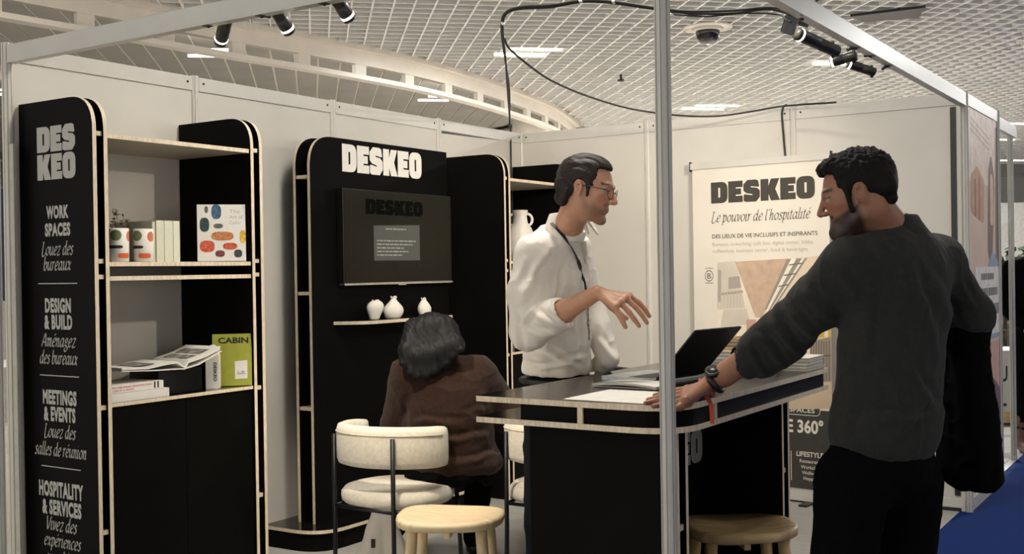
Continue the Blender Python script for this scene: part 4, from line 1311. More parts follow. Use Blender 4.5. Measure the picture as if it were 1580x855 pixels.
# left beam (y = -4)
def lspot(pb, pj, pt, phd, yt, yh, label, e, aim=None):
    b = on(*pb, 1, -4.0); b[2] = ZB
    j = on(*pj, 1, -3.96)
    return spot('spotlight', b, j, on(*pt, 1, yt), on(*phd, 1, yh), .024, label, e, aim=aim, ang=62)
lspot((320, 26), (336, 36), (352, 20), (340, 66), -3.95, -3.87, 'black spotlight on the left beam, leftmost of three', SPE * .35, (0.9, -3.0, 0.4))
lspot((402, 8), (416, 26), (421, 8), (447, 50), -3.95, -3.86, 'black spotlight on the left beam, second of three', SPE * 3.6, (1.2, -2.9, 0.45))
lspot((500, -15), (508, 0), (512, -12), (540, 30), -3.95, -3.86, 'black spotlight on the left beam, rightmost of three', SPE * 2.6, (1.0, 0.0, 1.3))
# right beam (x = 3)
def rspot(pb, pt, phd, xt, xh, label, e, r=.026, aim=None, ang=85):
    b = on(*pb, 0, 3.0); b[2] = ZB
    tl = on(*pt, 0, xt)
    return spot('spotlight', b, (tl + b) / 2, tl, on(*phd, 0, xh), r, label, e, ring_at=0.93, aim=aim, ang=ang)
rspot((1322, 62), (1292, 80), (1230, 52), 2.94, 2.84, 'large black spotlight with white ring, nearest in the right cluster', SPE * 2.0, aim=(0.1, -3.25, 1.15), ang=40)
rspot((1345, 80), (1322, 86), (1282, 96), 2.95, 2.84, 'pale lit spotlight in the middle of the right cluster', SPE * 2.3, .022, aim=(0.0, -0.4, 1.5))
rspot((1372, 96), (1350, 112), (1308, 98), 2.95, 2.85, 'black spotlight hanging lowest in the right cluster', SPE * 2.0, .021, aim=(0.7, 0.0, 1.5))
def flood(pts_px, x0, label):
    c = on(*pts_px, 0, x0)
    f = thing('flood_lamp', tuple(c), label, 'spotlight')
    box('housing', (-.022, -.03, -.035), (.022, .03, .035), mat('flood_grey', (92, 94, 94), 0.4, 0.4), f, world=False, bevel=.004)
    box('face', (-.026, -.026, -.031), (-.022, .026, .031), M_dark, f, world=False)
    tube('stem', [(0, 0, .035), (.02, .01, .07), (.05, .02, .09)], .006, M_dark, f, 8, world=False)
    f.rotation_euler = (0.25, 0.35, 0.3)
flood((1220, 38), 2.93, 'grey box floodlight at the left end of the right cluster')
flood((1243, 26), 2.95, 'grey box floodlight next to the cable end')

# ================================================================== cables
cab_ = thing('cable_bundle', (0.1, -0.2, 2.4), 'thick black cable bundle running from the wall corner to the right beam', 'cable')
def cpts(lst):
    return [at(x, y, d) for x, y, d in lst]
c_main = [(790, 300, 7.9), (790, 250, 7.9), (789, 204, 7.85), (784, 150, 7.0), (780, 90, 6.0), (776, 50, 5.3), (779, 24, 5.0), (800, 14, 4.85), (850, 11, 4.7), (895, 3, 4.6), (940, 4, 4.5), (1005, 13, 4.4), (1060, 20, 4.3), (1130, 20, 4.2), (1190, 14, 4.1), (1240, 30, 4.05)]
tube('main_cable', catmull([np.array(v) for v in ((.022, -.172, 1.70), (.022, -.172, 2.0), (.022, -.172, 2.30), (.02, -.172, 2.425))] + cpts(c_main[3:]), 5), .0055, M_cable, cab_, 8)
c2_ = [(786, 197, 7.80), (786, 140, 7.0), (778, 82, 6.0), (774, 46, 5.3), (778, 22, 4.98), (802, 11, 4.83), (852, 8, 4.68), (897, 1, 4.58), (942, 2, 4.48), (1006, 11, 4.38), (1060, 17, 4.28), (1130, 16, 4.18), (1190, 11, 4.09), (1222, 18, 4.0), (1238, 22, 4.0)]
tube('second_cable', catmull(cpts(c2_), 5), .0055, M_cable, cab_, 8)
tube('third_cable', catmull(cpts([(1040, 22, 4.3), (1090, 25, 4.25), (1150, 20, 4.2), (1200, 22, 4.15), (1212, 30, 4.1), (1220, 34, 4.05)]), 5), .004, M_cable, cab_, 8)
for q in ((776, 36, 5.1), (896, 2, 4.57), (947, 3, 4.47)):
    p = at(*q)
    tube('cable_tie', [p - np.array([.004, 0, .002]), p + np.array([.004, 0, .002])], .0095, M_white, cab_, 10)
sg = tube('sagging_cable', catmull(cpts([(779, 60, 5.4), (786, 75, 5.5), (815, 100, 5.7), (850, 124, 5.9), (900, 146, 6.2), (960, 165, 6.5), (1010, 174, 6.6), (1060, 179, 6.7), (1110, 179, 6.75), (1160, 172, 6.75), (1200, 165, 6.75), (1230, 162, 6.70), (1290, 158, 6.5)]), 5), .0055, M_cable, None, 8)
tag(sg, 'thin black cable sagging across above the right wall', 'cable')
dr = tube('drop_cable', catmull([(1.965, -.012, 2.425), (1.945, -.020, 2.41), (1.935, -.022, 2.36), (1.945, -.022, 2.2), (1.955, -.022, 2.05), (1.95, -.022, 1.9)], 6), .006, M_cable, None, 8)
tag(dr, 'black cable dropping down the right wall behind the banner', 'cable')

# ================================================================== poster on the end panel
pst = thing('portrait_poster', (3.008, .5, .1), 'tall printed poster with a long-haired figure on the stand corner panel', 'poster')
PP = Plane((3.0065, 0, 0), (0, 1, 0), (0, 0, 1))
def pp(name, col, polys, lift):
    flat(name, polys, PP, mat('poster_' + name, col, 0.5, var=0.1, scale=14), pst, lift)
box('paper', (3.0062, .03, .12), (3.0074, .97, 2.38), mat('poster_paper', (206, 178, 158), 0.5, var=0.08, scale=3), pst)
L0 = .0012
pp('upper_glow', (222, 200, 184), [[(.03, 1.9), (.97, 1.9), (.97, 2.38), (.03, 2.38)]], L0)
pp('fine_rules', (168, 138, 120), [[(.12, 2.20 + .035 * k), (.70, 2.12 + .035 * k), (.70, 2.128 + .035 * k), (.12, 2.208 + .035 * k)] for k in range(3)], L0 + .0004)
pp('hand', (188, 130, 92), [rounded([(.12, 1.72), (.50, 1.66), (.52, 1.92), (.30, 2.0), (.12, 1.94)], .05)], L0 + .0008)
pp('hand_shadow', (120, 76, 50), [[(.22, 1.70), (.26, 1.70), (.26, 1.92), (.22, 1.92)], [(.34, 1.68), (.37, 1.68), (.38, 1.94), (.35, 1.94)]], L0 + .0012)
pp('hair', (104, 70, 52), [rounded([(.62, 1.5), (.74, 1.34), (.80, 1.62), (.86, 1.95), (.76, 2.12), (.66, 2.0)], .05), [(.88, 1.25), (.97, 1.3), (.97, 2.3), (.90, 2.28)]], L0 + .0008)
pp('face', (214, 172, 146), [rounded([(.70, 1.66), (.80, 1.66), (.82, 1.95), (.72, 2.0)], .04)], L0 + .0012)
pp('blue_top', (128, 146, 172), [rounded([(.52, .95), (.97, .95), (.97, 1.42), (.78, 1.50), (.60, 1.40)], .06)], L0 + .001)
pp('lower_skin', (196, 150, 128), [[(.03, .45), (.97, .45), (.97, .93), (.03, .93)]], L0 + .0006)
pp('lower_dark', (96, 66, 56), [rounded([(.5, .3), (.97, .2), (.97, .62), (.7, .72)], .05)], L0 + .001)
pp('white_label', (214, 210, 204), [[(.20, .98), (.97, .98), (.97, 1.40), (.20, 1.40)]], L0 + .0016)
random.seed(21)
lb = []
for z_, a, b, h_ in ((1.32, .38, .80, .04), (1.22, .28, .92, .05), (1.10, .26, .94, .07)):
    x = a
    while x < b:
        w = random.uniform(.018, .05)
        lb.append([(x, z_), (x + w, z_), (x + w, z_ + h_), (x, z_ + h_)])
        x += w + .012
pp('label_marks', (52, 48, 44), lb, L0 + .002)
# ================================================================== far side of the aisle, right edge
sg0 = atz(1562, 652, 0)
vx = Vector((_R[0], _R[1], 0)); vy = Vector((-math.sin(YAW), math.cos(YAW), 0))
stand = thing('far_counter', (sg0[0], sg0[1], 0), 'low white stand front with black capital lettering across the aisle', 'counter', None, YAW)
box('front', (-.6, 0, .09), (1.2, .5, .64), M_wall, stand, world=False)
box('wood_plinth', (-.6, -.02, 0), (1.2, .5, .09), M_oak2, stand, world=False)
fr_ = [c for c in stand.children if c.name.startswith('front')][0]
for s_, x0, x1, z_, h_ in (('TU', -.18, -.04, .37, .14), ('IL T', -.18, .11, .15, .15)):
    vf = font_fill(s_, .02); X = np.array(vf[0]); lo, hi = X.min(0), X.max(0)
    link('lettering', mesh_from([(x0 + (a - lo[0]) / (hi[0] - lo[0]) * (x1 - x0), -.002, z_ + b / .73 * h_) for a, b in X], vf[1]), fr_, M_ink)
# dark leafy plants behind it
M_leaf = mat('plant_leaf', (44, 56, 34), 0.6, var=0.35, scale=20)
def plant(loc, h, w, label, seed, n=150):
    p = thing('potted_tree', loc, label, 'plant', 'leafy plants across the aisle')
    tube('trunk', [(0, 0, .3), (.02, .01, h * .5), (0, .02, h * .85)], [.03, .025, .012], mat('bark', (66, 52, 38), 0.9), p, 8, world=False)
    lathe('pot', [(.001, 0), (.16, 0), (.20, .36), (.17, .36), (.16, .32), (.001, .32)], mat('pot_dark', (46, 42, 38), 0.7), p, 20)
    random.seed(seed)
    for k in range(n):
        a = random.uniform(0, 6.283); t_ = random.uniform(0, 1); r = w * math.sqrt(random.random()) * math.sin(math.pi * (0.12 + .85 * t_))
        c = Vector((r * math.cos(a), r * math.sin(a), h * (.42 + .6 * t_)))
        d = Vector((math.cos(a), math.sin(a), random.uniform(-.6, .6))).normalized()
        sd = d.cross(Vector((0, 0, 1))).normalized(); L = random.uniform(.12, .20)
        up_ = d.cross(sd) * .02
        vs = [c, c + d * L * .35 + sd * L * .28 + up_, c + d * L * .75 + sd * L * .2 + up_, c + d * L, c + d * L * .75 - sd * L * .2 + up_, c + d * L * .35 - sd * L * .28 + up_, c + d * L * .5 - up_]
        link('leaf', mesh_from(vs, [(0, 1, 6), (1, 2, 6), (2, 3, 6), (3, 4, 6), (4, 5, 6), (5, 0, 6)]), p, M_leaf)
q = at(1548, 560, 12.6); plant((q[0], q[1], 0), 1.55, .42, 'dark leafy potted tree seen through the empty frame', 3)
q = at(1606, 560, 13.6); plant((q[0], q[1], 0), 1.62, .45, 'dark leafy potted tree at the far right edge', 5)
# backing wall of that stand
q = at(1600, 500, 15.5)
fw = thing('far_partition', (q[0], q[1], 0), 'dark grey partition of a stand far across the aisle', 'partition', None, YAW)
box('lower_panel', (-1.4, 0, 0), (4, .08, 1.25), mat('partition_dark', (42, 40, 38), 0.7), fw, world=False)
box('upper_panel', (-1.4, 0, 1.25), (4, .06, 2.25), mat('partition_grey', (150, 146, 140), 0.7), fw, world=False)

# ================================================================== left edge beyond the wall end
q = atz(-14, 700, 0)
tb = thing('far_table', (q[0], q[1], 0), 'white table with slim legs at the far left edge', 'table', None, YAW)
box('top', (-.6, -.35, .70), (.14, .35, .735), M_ceramic, tb, world=False, bevel=.004)
for sx in (-.55, .10):
    for sy in (-.3, .3):
        tube('leg', [(sx, sy, .70), (sx * 1.05, sy * 1.05, 0)], .016, M_ceramic, tb, 8, world=False)
q = at(-30, 400, 11.0)
bp2 = thing('far_partition', (q[0], q[1], 0), 'dark blue partition behind the white table at the far left', 'partition', None, YAW)
box('upper_panel', (-2, 0, 1.2), (.28, .05, 2.3), mat('partition_blue', (34, 52, 78), 0.7), bp2, world=False)
box('lower_panel', (-2, 0, 0), (.28, .05, 1.2), mat('partition_pale', (176, 174, 168), 0.7), bp2, world=False)

# ---- on the floor under the chairs
tot = thing('tote_bag', (1.30, -2.42, 0), 'white cloth tote bag slumped on the floor beneath the chair seat', 'bag', None, YAW)
# ================================================================== sculpting with distance fields (people, cloth)
RH = np.array([math.cos(YAW), math.sin(YAW), 0.0])
FH = np.array([-math.sin(YAW), math.cos(YAW), 0.0])

def vnoise(P, f, seed=0):
    X = P * f + seed * 17.31
    i = np.floor(X); t = X - i; t = t * t * (3 - 2 * t)
    def h(a):
        s_ = np.sin(a[:, 0] * 127.1 + a[:, 1] * 311.7 + a[:, 2] * 74.7) * 43758.5453
        return s_ - np.floor(s_)
    out = 0
    for dx in (0, 1):
        for dy in (0, 1):
            for dz in (0, 1):
                w = (t[:, 0] if dx else 1 - t[:, 0]) * (t[:, 1] if dy else 1 - t[:, 1]) * (t[:, 2] if dz else 1 - t[:, 2])
                out = out + w * h(i + np.array([dx, dy, dz]))
    return out * 2 - 1

class Field:
    def __init__(s, lo, hi, h):
        s.lo = np.array(lo, float); s.h = h
        s.n = np.ceil((np.array(hi, float) - s.lo) / h).astype(int) + 1
        s.d = np.full(s.n, 0.5, np.float32)
        s.M = np.eye(3); s.c = np.zeros(3); s.s = 1.0
    def frame(s, M=None, c=(0, 0, 0), sc=1.0):
        s.M = np.eye(3) if M is None else np.array(M, float); s.c = np.array(c, float); s.s = sc
    def tp(s, p):
        return s.c + s.s * (s.M @ np.array(p, float))
    def _win(s, lo, hi):
        i0 = np.clip(np.floor((lo - s.lo) / s.h).astype(int), 0, s.n)
        i1 = np.clip(np.ceil((hi - s.lo) / s.h).astype(int) + 1, 0, s.n)
        if np.any(i1 <= i0):
            return None
        ax = [(s.lo[k] + s.h * np.arange(i0[k], i1[k])).astype(np.float32) for k in range(3)]
        return tuple(slice(a, b) for a, b in zip(i0, i1)), ax[0][:, None, None], ax[1][None, :, None], ax[2][None, None, :]
    def _mix(s, sl, d, k, sub):
        a = s.d[sl]
        if sub:
            h = np.clip(0.5 - 0.5 * (a + d) / k, 0, 1)
            s.d[sl] = a + (-d - a) * h + k * h * (1 - h)
        else:
            h = np.clip(0.5 + 0.5 * (a - d) / k, 0, 1)
            s.d[sl] = a + (d - a) * h - k * h * (1 - h)
    def cone(s, p, q, r1, r2=None, k=.02, sub=False, flat=None):
        r2 = r1 if r2 is None else r2
        p, q = s.tp(p), s.tp(q); r1 *= s.s; r2 *= s.s; k *= s.s
        R = max(r1, r2) + k + 3 * s.h
        w = s._win(np.minimum(p, q) - R, np.maximum(p, q) + R)
        if w is None: return s
        sl, X, Y, Z = w
        ba = q - p; bb = float(ba @ ba) + 1e-12
        x, y, z = X - p[0], Y - p[1], Z - p[2]
        t = np.clip((x * ba[0] + y * ba[1] + z * ba[2]) / bb, 0, 1)
        dx, dy, dz = x - t * ba[0], y - t * ba[1], z - t * ba[2]
        d2 = dx * dx + dy * dy + dz * dz
        if flat is not None:
            v = s.M @ np.array(flat[0], float); v /= np.linalg.norm(v)
            c = dx * v[0] + dy * v[1] + dz * v[2]
            d2 = d2 + (flat[1] ** 2 - 1) * c * c
        s._mix(sl, (np.sqrt(d2) - (r1 + (r2 - r1) * t)).astype(np.float32), k, sub)
        return s
    def chain(s, pts, rs, k=.02, **kw):
        for a, b, ra, rb in zip(pts[:-1], pts[1:], rs[:-1], rs[1:]):
            s.cone(a, b, ra, rb, k, **kw)
        return s
    def ell(s, c, r, R=None, k=.02, sub=False):
        c = s.tp(c); r = np.array(r, float) * s.s; k *= s.s
        R = s.M if R is None else s.M @ np.array(R, float)
        E = np.sqrt((R ** 2) @ (r ** 2)) + k + 3 * s.h
        w = s._win(c - E, c + E)
        if w is None: return s
        sl, X, Y, Z = w
        x, y, z = X - c[0], Y - c[1], Z - c[2]
        q = [x * R[0, j] + y * R[1, j] + z * R[2, j] for j in range(3)]
        k0 = np.sqrt(sum((q[j] / r[j]) ** 2 for j in range(3))) + 1e-6
        k1 = np.sqrt(sum((q[j] / r[j] ** 2) ** 2 for j in range(3))) + 1e-6
        s._mix(sl, (k0 * (k0 - 1) / k1).astype(np.float32), k, sub)
        return s
    def block(s, c, half, R=None, rnd=.01, k=.02, sub=False):
        c = s.tp(c); hf = np.array(half, float) * s.s; rnd *= s.s; k *= s.s
        R = s.M if R is None else s.M @ np.array(R, float)
        E = np.abs(R) @ hf + rnd + k + 3 * s.h
        w = s._win(c - E, c + E)
        if w is None: return s
        sl, X, Y, Z = w
        x, y, z = X - c[0], Y - c[1], Z - c[2]
        q = [np.abs(x * R[0, j] + y * R[1, j] + z * R[2, j]) - (hf[j] - rnd) for j in range(3)]
        d = np.sqrt(sum(np.maximum(v, 0) ** 2 for v in q)) + np.minimum(np.maximum(np.maximum(q[0], q[1]), q[2]), 0) - rnd
        s._mix(sl, d.astype(np.float32), k, sub)
        return s
    def mesh(s):
        d = s.d; n = s.n
        neg = d < 0
        c = neg[:-1, :-1, :-1]
        allv = c.copy(); anyv = c.copy()
        cor = [(i, j, k) for i in (0, 1) for j in (0, 1) for k in (0, 1)]
        for i, j, k in cor[1:]:
            v = neg[i:n[0] - 1 + i, j:n[1] - 1 + j, k:n[2] - 1 + k]
            allv &= v; anyv |= v
        act = np.argwhere(anyv & ~allv)
        if len(act) == 0:
            return np.zeros((0, 3)), np.zeros((0, 4), int)
        val = np.stack([d[act[:, 0] + i, act[:, 1] + j, act[:, 2] + k] for i, j, k in cor], 1)
        acc = np.zeros((len(act), 3)); cnt = np.zeros(len(act))
        ca = np.array(cor, float)
        for a in range(8):
            for b in range(a + 1, 8):
                if np.abs(ca[a] - ca[b]).sum() != 1: continue
                m = (val[:, a] < 0) != (val[:, b] < 0)
                t = val[m, a] / (val[m, a] - val[m, b])
                acc[m] += ca[a] + (ca[b] - ca[a]) * t[:, None]
                cnt[m] += 1
        V = s.lo + s.h * (act + acc / cnt[:, None])
        idx = np.full(tuple(n - 1), -1, np.int32)
        idx[act[:, 0], act[:, 1], act[:, 2]] = np.arange(len(act))
        quads = []
        for ax in range(3):
            o1, o2 = [(1, 2), (2, 0), (0, 1)][ax]
            sl0 = [slice(0, n[0]), slice(0, n[1]), slice(0, n[2])]; sl1 = list(sl0)
            sl0[ax] = slice(0, n[ax] - 1); sl1[ax] = slice(1, n[ax])
            for o in (o1, o2):
                sl0[o] = slice(1, n[o] - 1); sl1[o] = slice(1, n[o] - 1)
            A, B = neg[tuple(sl0)], neg[tuple(sl1)]
            e = np.argwhere(A != B)
            if len(e) == 0: continue
            flip = A[e[:, 0], e[:, 1], e[:, 2]]
            b0 = e.copy(); b0[:, o1] += 1; b0[:, o2] += 1
            def g(p, q):
                c_ = b0.copy(); c_[:, o1] += p; c_[:, o2] += q
                return idx[c_[:, 0], c_[:, 1], c_[:, 2]]
            Q = np.stack([g(-1, -1), g(0, -1), g(0, 0), g(-1, 0)], 1)
            Q[~flip] = Q[~flip][:, ::-1]
            quads.append(Q)
        Q = np.concatenate(quads)
        return V, Q[(Q >= 0).all(1)]

def npmesh(V, Q):
    me = bpy.data.meshes.new('sculpt')
    me.vertices.add(len(V)); me.vertices.foreach_set('co', V.astype(np.float32).ravel())
    me.loops.add(Q.size); me.loops.foreach_set('vertex_index', Q.astype(np.int32).ravel())
    me.polygons.add(len(Q))
    me.polygons.foreach_set('loop_start', np.arange(0, Q.size, 4, dtype=np.int32))
    me.polygons.foreach_set('use_smooth', np.ones(len(Q), bool))
    me.update(calc_edges=True)
    me.validate()
    return me

def sculpt(name, F, m, parent, disp=None, color=None):
    V, Q = F.mesh()
    me = npmesh(V, Q)
    if disp is not None:
        N = np.zeros(len(V) * 3, np.float32); me.vertices.foreach_get('normal', N); N = N.reshape(-1, 3)
        V = V + N * disp(V, N)[:, None]
        me.vertices.foreach_set('co', V.astype(np.float32).ravel()); me.update()
    if color is not None:
        at_ = me.color_attributes.new('Col', 'FLOAT_COLOR', 'POINT')
        C = np.ones((len(V), 4), np.float32); C[:, :3] = color(V)
        at_.data.foreach_set('color', C.ravel())
    o = link(name, me, parent, m)
    return o

def norm(v):
    v = np.array(v, float); return v / np.linalg.norm(v)
def head_axes(fwd, up=(0, 0, 1)):
    f = norm(fwd); r = norm(np.cross(f, up)); u = np.cross(r, f)
    return np.stack([r, f, u], 1)      # columns: right, forward, up

def add_head(F, M, c, s, ear=True, beard=0.0):
    F.frame(M, c, s)
    F.ell((0, -.07, .13), (.325, .41, .36), k=.03)
    F.ell((0, .12, -.08), (.265, .255, .36), k=.10)
    F.ell((0, .14, -.30), (.20, .20, .165), k=.08)
    for x in (-1, 1):
        F.chain([(x * .255, -.04, -.10), (x * .225, .02, -.27), (x * .07, .27, -.43)], [.06, .06, .06], k=.07)
        F.ell((x * .18, .24, -.07), (.075, .07, .06), k=.07)
    F.ell((0, .30, -.43), (.09, .075, .065), k=.06)
    F.cone((-.15, .335, .085), (.15, .335, .085), .042, k=.06)
    for x in (-1, 1):
        F.ell((x * .135, .41, .0), (.085, .075, .055), k=.05, sub=True)
        F.ell((x * .135, .305, .0), (.062, .062, .062), k=.012)
        F.cone((x * .19, .325, .035), (x * .08, .352, .04), .016, k=.02)
    F.cone((0, .35, .07), (0, .455, -.115), .030, .043, k=.035)
    F.ell((0, .455, -.135), (.045, .045, .036), k=.02)
    for x in (-1, 1):
        F.ell((x * .052, .405, -.145), (.032, .045, .030), k=.02)
    F.cone((-.07, .345, -.238), (.07, .345, -.238), .022, k=.025)
    F.cone((-.06, .345, -.283), (.06, .345, -.283), .025, k=.025)
    F.cone((-.09, .385, -.259), (.09, .385, -.259), .008, k=.012, sub=True)
    if beard:
        F.ell((0, .25, -.40), (.15 + beard, .16 + beard, .12 + beard), k=.06)
    if ear:
        for x in (-1, 1):
            R = head_axes((x * .35, .9, .0), (x * .15, -.2, 1))
            F.ell((x * .335, -.045, -.02), (.030, .075, .125), k=.03, R=R)
            F.ell((x * .365, -.03, .005), (.022, .040, .070), k=.02, R=R, sub=True)
    F.frame()

def to_head(V, M, c, s):
    return ((V - np.array(c)) / s) @ M

def head_color(V, M, c, s, skin, lip, hairc, stubble=0.0, full_beard=False, near=1.6):
    q = to_head(V, M, c, s)
    C = np.tile(np.array(lin(skin)[:3]), (len(V), 1))
    n = vnoise(V, 60, 3)[:, None]
    C = C * (1 + .05 * n)
    inh = (np.abs(q) < .62).all(1)
    x, y, z = q[:, 0], q[:, 1], q[:, 2]
    def blend(w, col):
        w = np.clip(w, 0, 1)[:, None]
        return C * (1 - w) + np.array(lin(col)[:3]) * w
    # rosier nose, cheeks, ears
    w = inh * .35 * np.exp(-((np.abs(x) - .17) ** 2 / .012 + (z + .10) ** 2 / .01)) * (y > .15); C = blend(w, (skin[0], int(skin[1] * .82), int(skin[2] * .8)))
    if stubble:
        soft = .06 if full_beard else .16
        line = -.10 - .13 * np.clip(y, 0, .4) / .4
        w = inh * np.clip((line - z) / (.05 if full_beard else .10), 0, 1) * np.clip((y + (.02 if full_beard else -.04)) / soft, 0, 1)
        side = inh * np.clip(1 - np.abs(y - .09) / .06, 0, 1) * np.clip((.04 - z) / .05, 0, 1) * (z > -.3) * (.8 if full_beard else 0)
        mous = inh * np.exp(-((z + .205) ** 2 / .0007)) * (np.abs(x) < .13) * (y > .28)
        w = np.maximum(np.maximum(w * (z > -.62), mous * 1.2), side)
        C = blend(w * stubble * (.95 + .10 * n[:, 0]), hairc)
    w = inh * (np.abs(x) < .095) * (y > .28) * np.clip(1 - np.abs(z + .26) / .045, 0, 1) * 1.6; C = blend(w * .75, lip)
    bz = .108 - .5 * (np.abs(x) - .13) ** 2
    w = inh * (np.abs(np.abs(x) - .13) < .095) * (y > .2) * np.clip(1.5 - np.abs(z - bz) / .018, 0, 1); C = blend(w * .9, hairc)
    for sx in (-1, 1):
        e = np.sqrt((x - sx * .135) ** 2 + (y - .305) ** 2 + z ** 2)
        w = inh * (e < .066) * (np.abs(z) < .028) * (y > .31); C = blend(w * 1.0, (158, 144, 132))
        w = inh * (e < .068) * (np.sqrt((x - sx * .125) ** 2 + z ** 2) < .027) * (y > .33); C = blend(w * 1.0, (34, 24, 18))
        w = inh * (e < .078) * (np.abs(z - .030) < .008) * (y > .30); C = blend(w * .9, (40, 28, 22))
    return C

M_skin = mat('skin', (190, 140, 110), 0.5, var=0.06, scale=90, sss=0.12, vcol=True, bump=0.08, bscale=260)
M_hair1 = mat('hair_dark_brown', (34, 23, 16), 0.55, spec=.35, var=0.25, scale=40, stretch=(1, 1, 1), bump=0.3, bscale=160)
M_hair2 = mat('hair_black', (15, 12, 11), 0.75, spec=0.25, var=0.25, scale=60, bump=0.5, bscale=220)
M_hairw = mat('hair_black_grey', (15, 15, 15), 0.6, spec=.22, var=0.22, scale=30, bump=0.3, bscale=150)
M_shirt = mat('white_cotton', (236, 228, 215), 0.8, var=0.03, scale=12, bump=0.12, bscale=60, sheen=.1)
M_jacket = mat('charcoal_wool', (43, 44, 41), 0.92, var=0.08, scale=60, bump=0.3, bscale=300, spec=.12, sheen=.06)
M_trouser = mat('black_trouser', (9, 9, 10), 0.95, spec=.06, var=0.1, scale=30, bump=0.15)
M_jeans = mat('navy_denim', (20, 24, 31), 0.9, spec=.1, var=0.12, scale=60, bump=0.2)
M_sweater = mat('brown_knit', (46, 28, 18), 0.95, spec=.15, var=0.14, scale=70, bump=0.7, bscale=240, sheen=.08)
M_coat = mat('black_coat', (9, 9, 10), 0.95, spec=.06, var=0.1, bump=0.15)
M_shoe = mat('black_leather', (20, 19, 18), 0.4)

class Person:
    def __init__(s, origin_px, depth, label):
        p = at(origin_px, 600, depth)
        s.O = np.array([p[0], p[1], 0.0])
        s.e = thing('person', tuple(s.O), label, 'person', None, YAW)
    def J(s, px, py, d):
        p = at(px, py, d) - s.O
        return np.array([p @ RH, p @ FH, p[2]])
    def JZ(s, px, py, z):
        p = atz(px, py, z) - s.O
        return np.array([p @ RH, p @ FH, p[2]])
    def world(s, v):
        return s.O + RH * v[0] + FH * v[1] + np.array([0, 0, v[2]])

def hand(F, wrist, knuckles, fingers, thumb, r=.0095, wr=.024, k=.010):
    """palm as a fan of bones, five separate fingers"""
    for kn in knuckles:
        F.cone(wrist, kn, wr * .72, .0125, k=k)
    for a, b in zip(knuckles[:-1], knuckles[1:]):
        F.cone(a, b, .0115, .0115, k=k)
    for kn, f in zip(knuckles, fingers):
        F.chain([kn] + list(f), [r * 1.12, r, r * .95, r * .80][:len(f) + 1], k=.004)
    F.chain(thumb, [.016, .0125, .0108, .0095][:len(thumb)], k=.007)

def folds(P, lst, base=None):
    """cloth creases: ridges with a trough beside them along given lines on the side one sees"""
    def f(V, N):
        rel = P.O + V[:, :1] * RH + V[:, 1:2] * FH + V[:, 2:] * np.array([0, 0, 1.0]) - CAM
        dp = rel @ _F
        px = 790 + FPX * (rel @ _R2) / dp; py = 427.5 - FPX * (rel @ _U2) / dp
        w = np.clip(-N[:, 1] * 1.4 + .25, 0, 1)
        wob = 3.0 * vnoise(V, 18, 31)
        out = np.zeros(len(V))
        for x0, y0, x1, y1, wd, amp in lst:
            dx, dy = x1 - x0, y1 - y0; L = math.hypot(dx, dy)
            t = ((px - x0) * dx + (py - y0) * dy) / (L * L)
            sd = ((px - x0) * dy - (py - y0) * dx) / L + wob
            tap = np.clip(1 - (2 * np.clip(t, -.2, 1.2) - 1) ** 2, 0, 1)
            out += amp * tap * (np.exp(-(sd / wd) ** 2) - .8 * np.exp(-((sd - 1.5 * wd) / (.9 * wd)) ** 2))
        out *= w
        return out + (base(V, N) if base else 0)
    return f

# ------------------------------------------------------------------ man in the white shirt
P1 = Person(860, 4.42, 'man in white shirt and glasses gesturing with one hand behind the counter')
J = P1.J
M1h = head_axes((.90, -.36, -.20), (.10, .02, 1))
c1 = J(907, 292, 4.03); s1_ = .238
tf = norm((.90, -.43, 0)); tr = np.array([tf[1], -tf[0], 0])      # torso facing and its right side
TR = np.stack([tr, tf, [0, 0, 1]], 1)
sh_r, sh_l = J(824, 392, 4.12), J(886, 384, 4.42)
el_r, wr_r = J(816, 512, 4.10), J(921, 452, 3.92)
neck = J(872, 352, 4.18)
kn = [J(949, 473, 3.855), J(957, 466, 3.872), J(965, 460, 3.893), J(971, 457, 3.915)]
fg = [[J(955, 486, 3.850), J(961, 496, 3.852), J(965, 505, 3.858)], [J(970, 481, 3.866), J(979, 493, 3.868), J(986, 503, 3.873)],
      [J(980, 473, 3.888), J(990, 485, 3.888), J(998, 498, 3.892)], [J(986, 467, 3.915), J(995, 477, 3.915), J(1002, 488, 3.918)]]
th = [J(930, 458, 3.945), J(944, 474, 3.965), J(955, 484, 3.97), J(966, 491, 3.972)]
lo = np.min([J(775, 240, 4.4), J(1010, 600, 3.8), J(860, 600, 4.6)], 0) - .03
hi = np.max([J(1010, 230, 4.6), J(860, 230, 4.6)], 0) + .03
F = Field((lo[0] - .02, J(950, 470, 3.8)[1] - .03, .95), (hi[0], J(880, 400, 4.55)[1], hi[2]), .0036)
add_head(F, M1h, c1, s1_)
F.cone(c1 + s1_ * (M1h @ np.array([0, -.10, -.22])), neck + np.array([0, 0, -.02]), .054, .056, k=.03)
F.cone(sh_r - np.array([0, 0, .02]), sh_l - np.array([0, 0, .02]), .036, .036, k=.02)
F.cone(neck - np.array([0, 0, .03]), (sh_r + sh_l) / 2 - np.array([0, 0, .16]), .05, .08, k=.02)
F.chain([sh_r, el_r], [.045, .042], k=.02)
mid_f = el_r * .45 + wr_r * .55
F.chain([el_r, el_r * .7 + wr_r * .3, mid_f, wr_r], [.042, .047, .038, .0265], k=.015)
hand(F, wr_r, kn, fg, th)
SK1 = (196, 146, 116)
sculpt('body', F, M_skin, P1.e, None, lambda V: head_color(V, M1h, c1, s1_, SK1, (150, 84, 74), (58, 42, 32), .50))

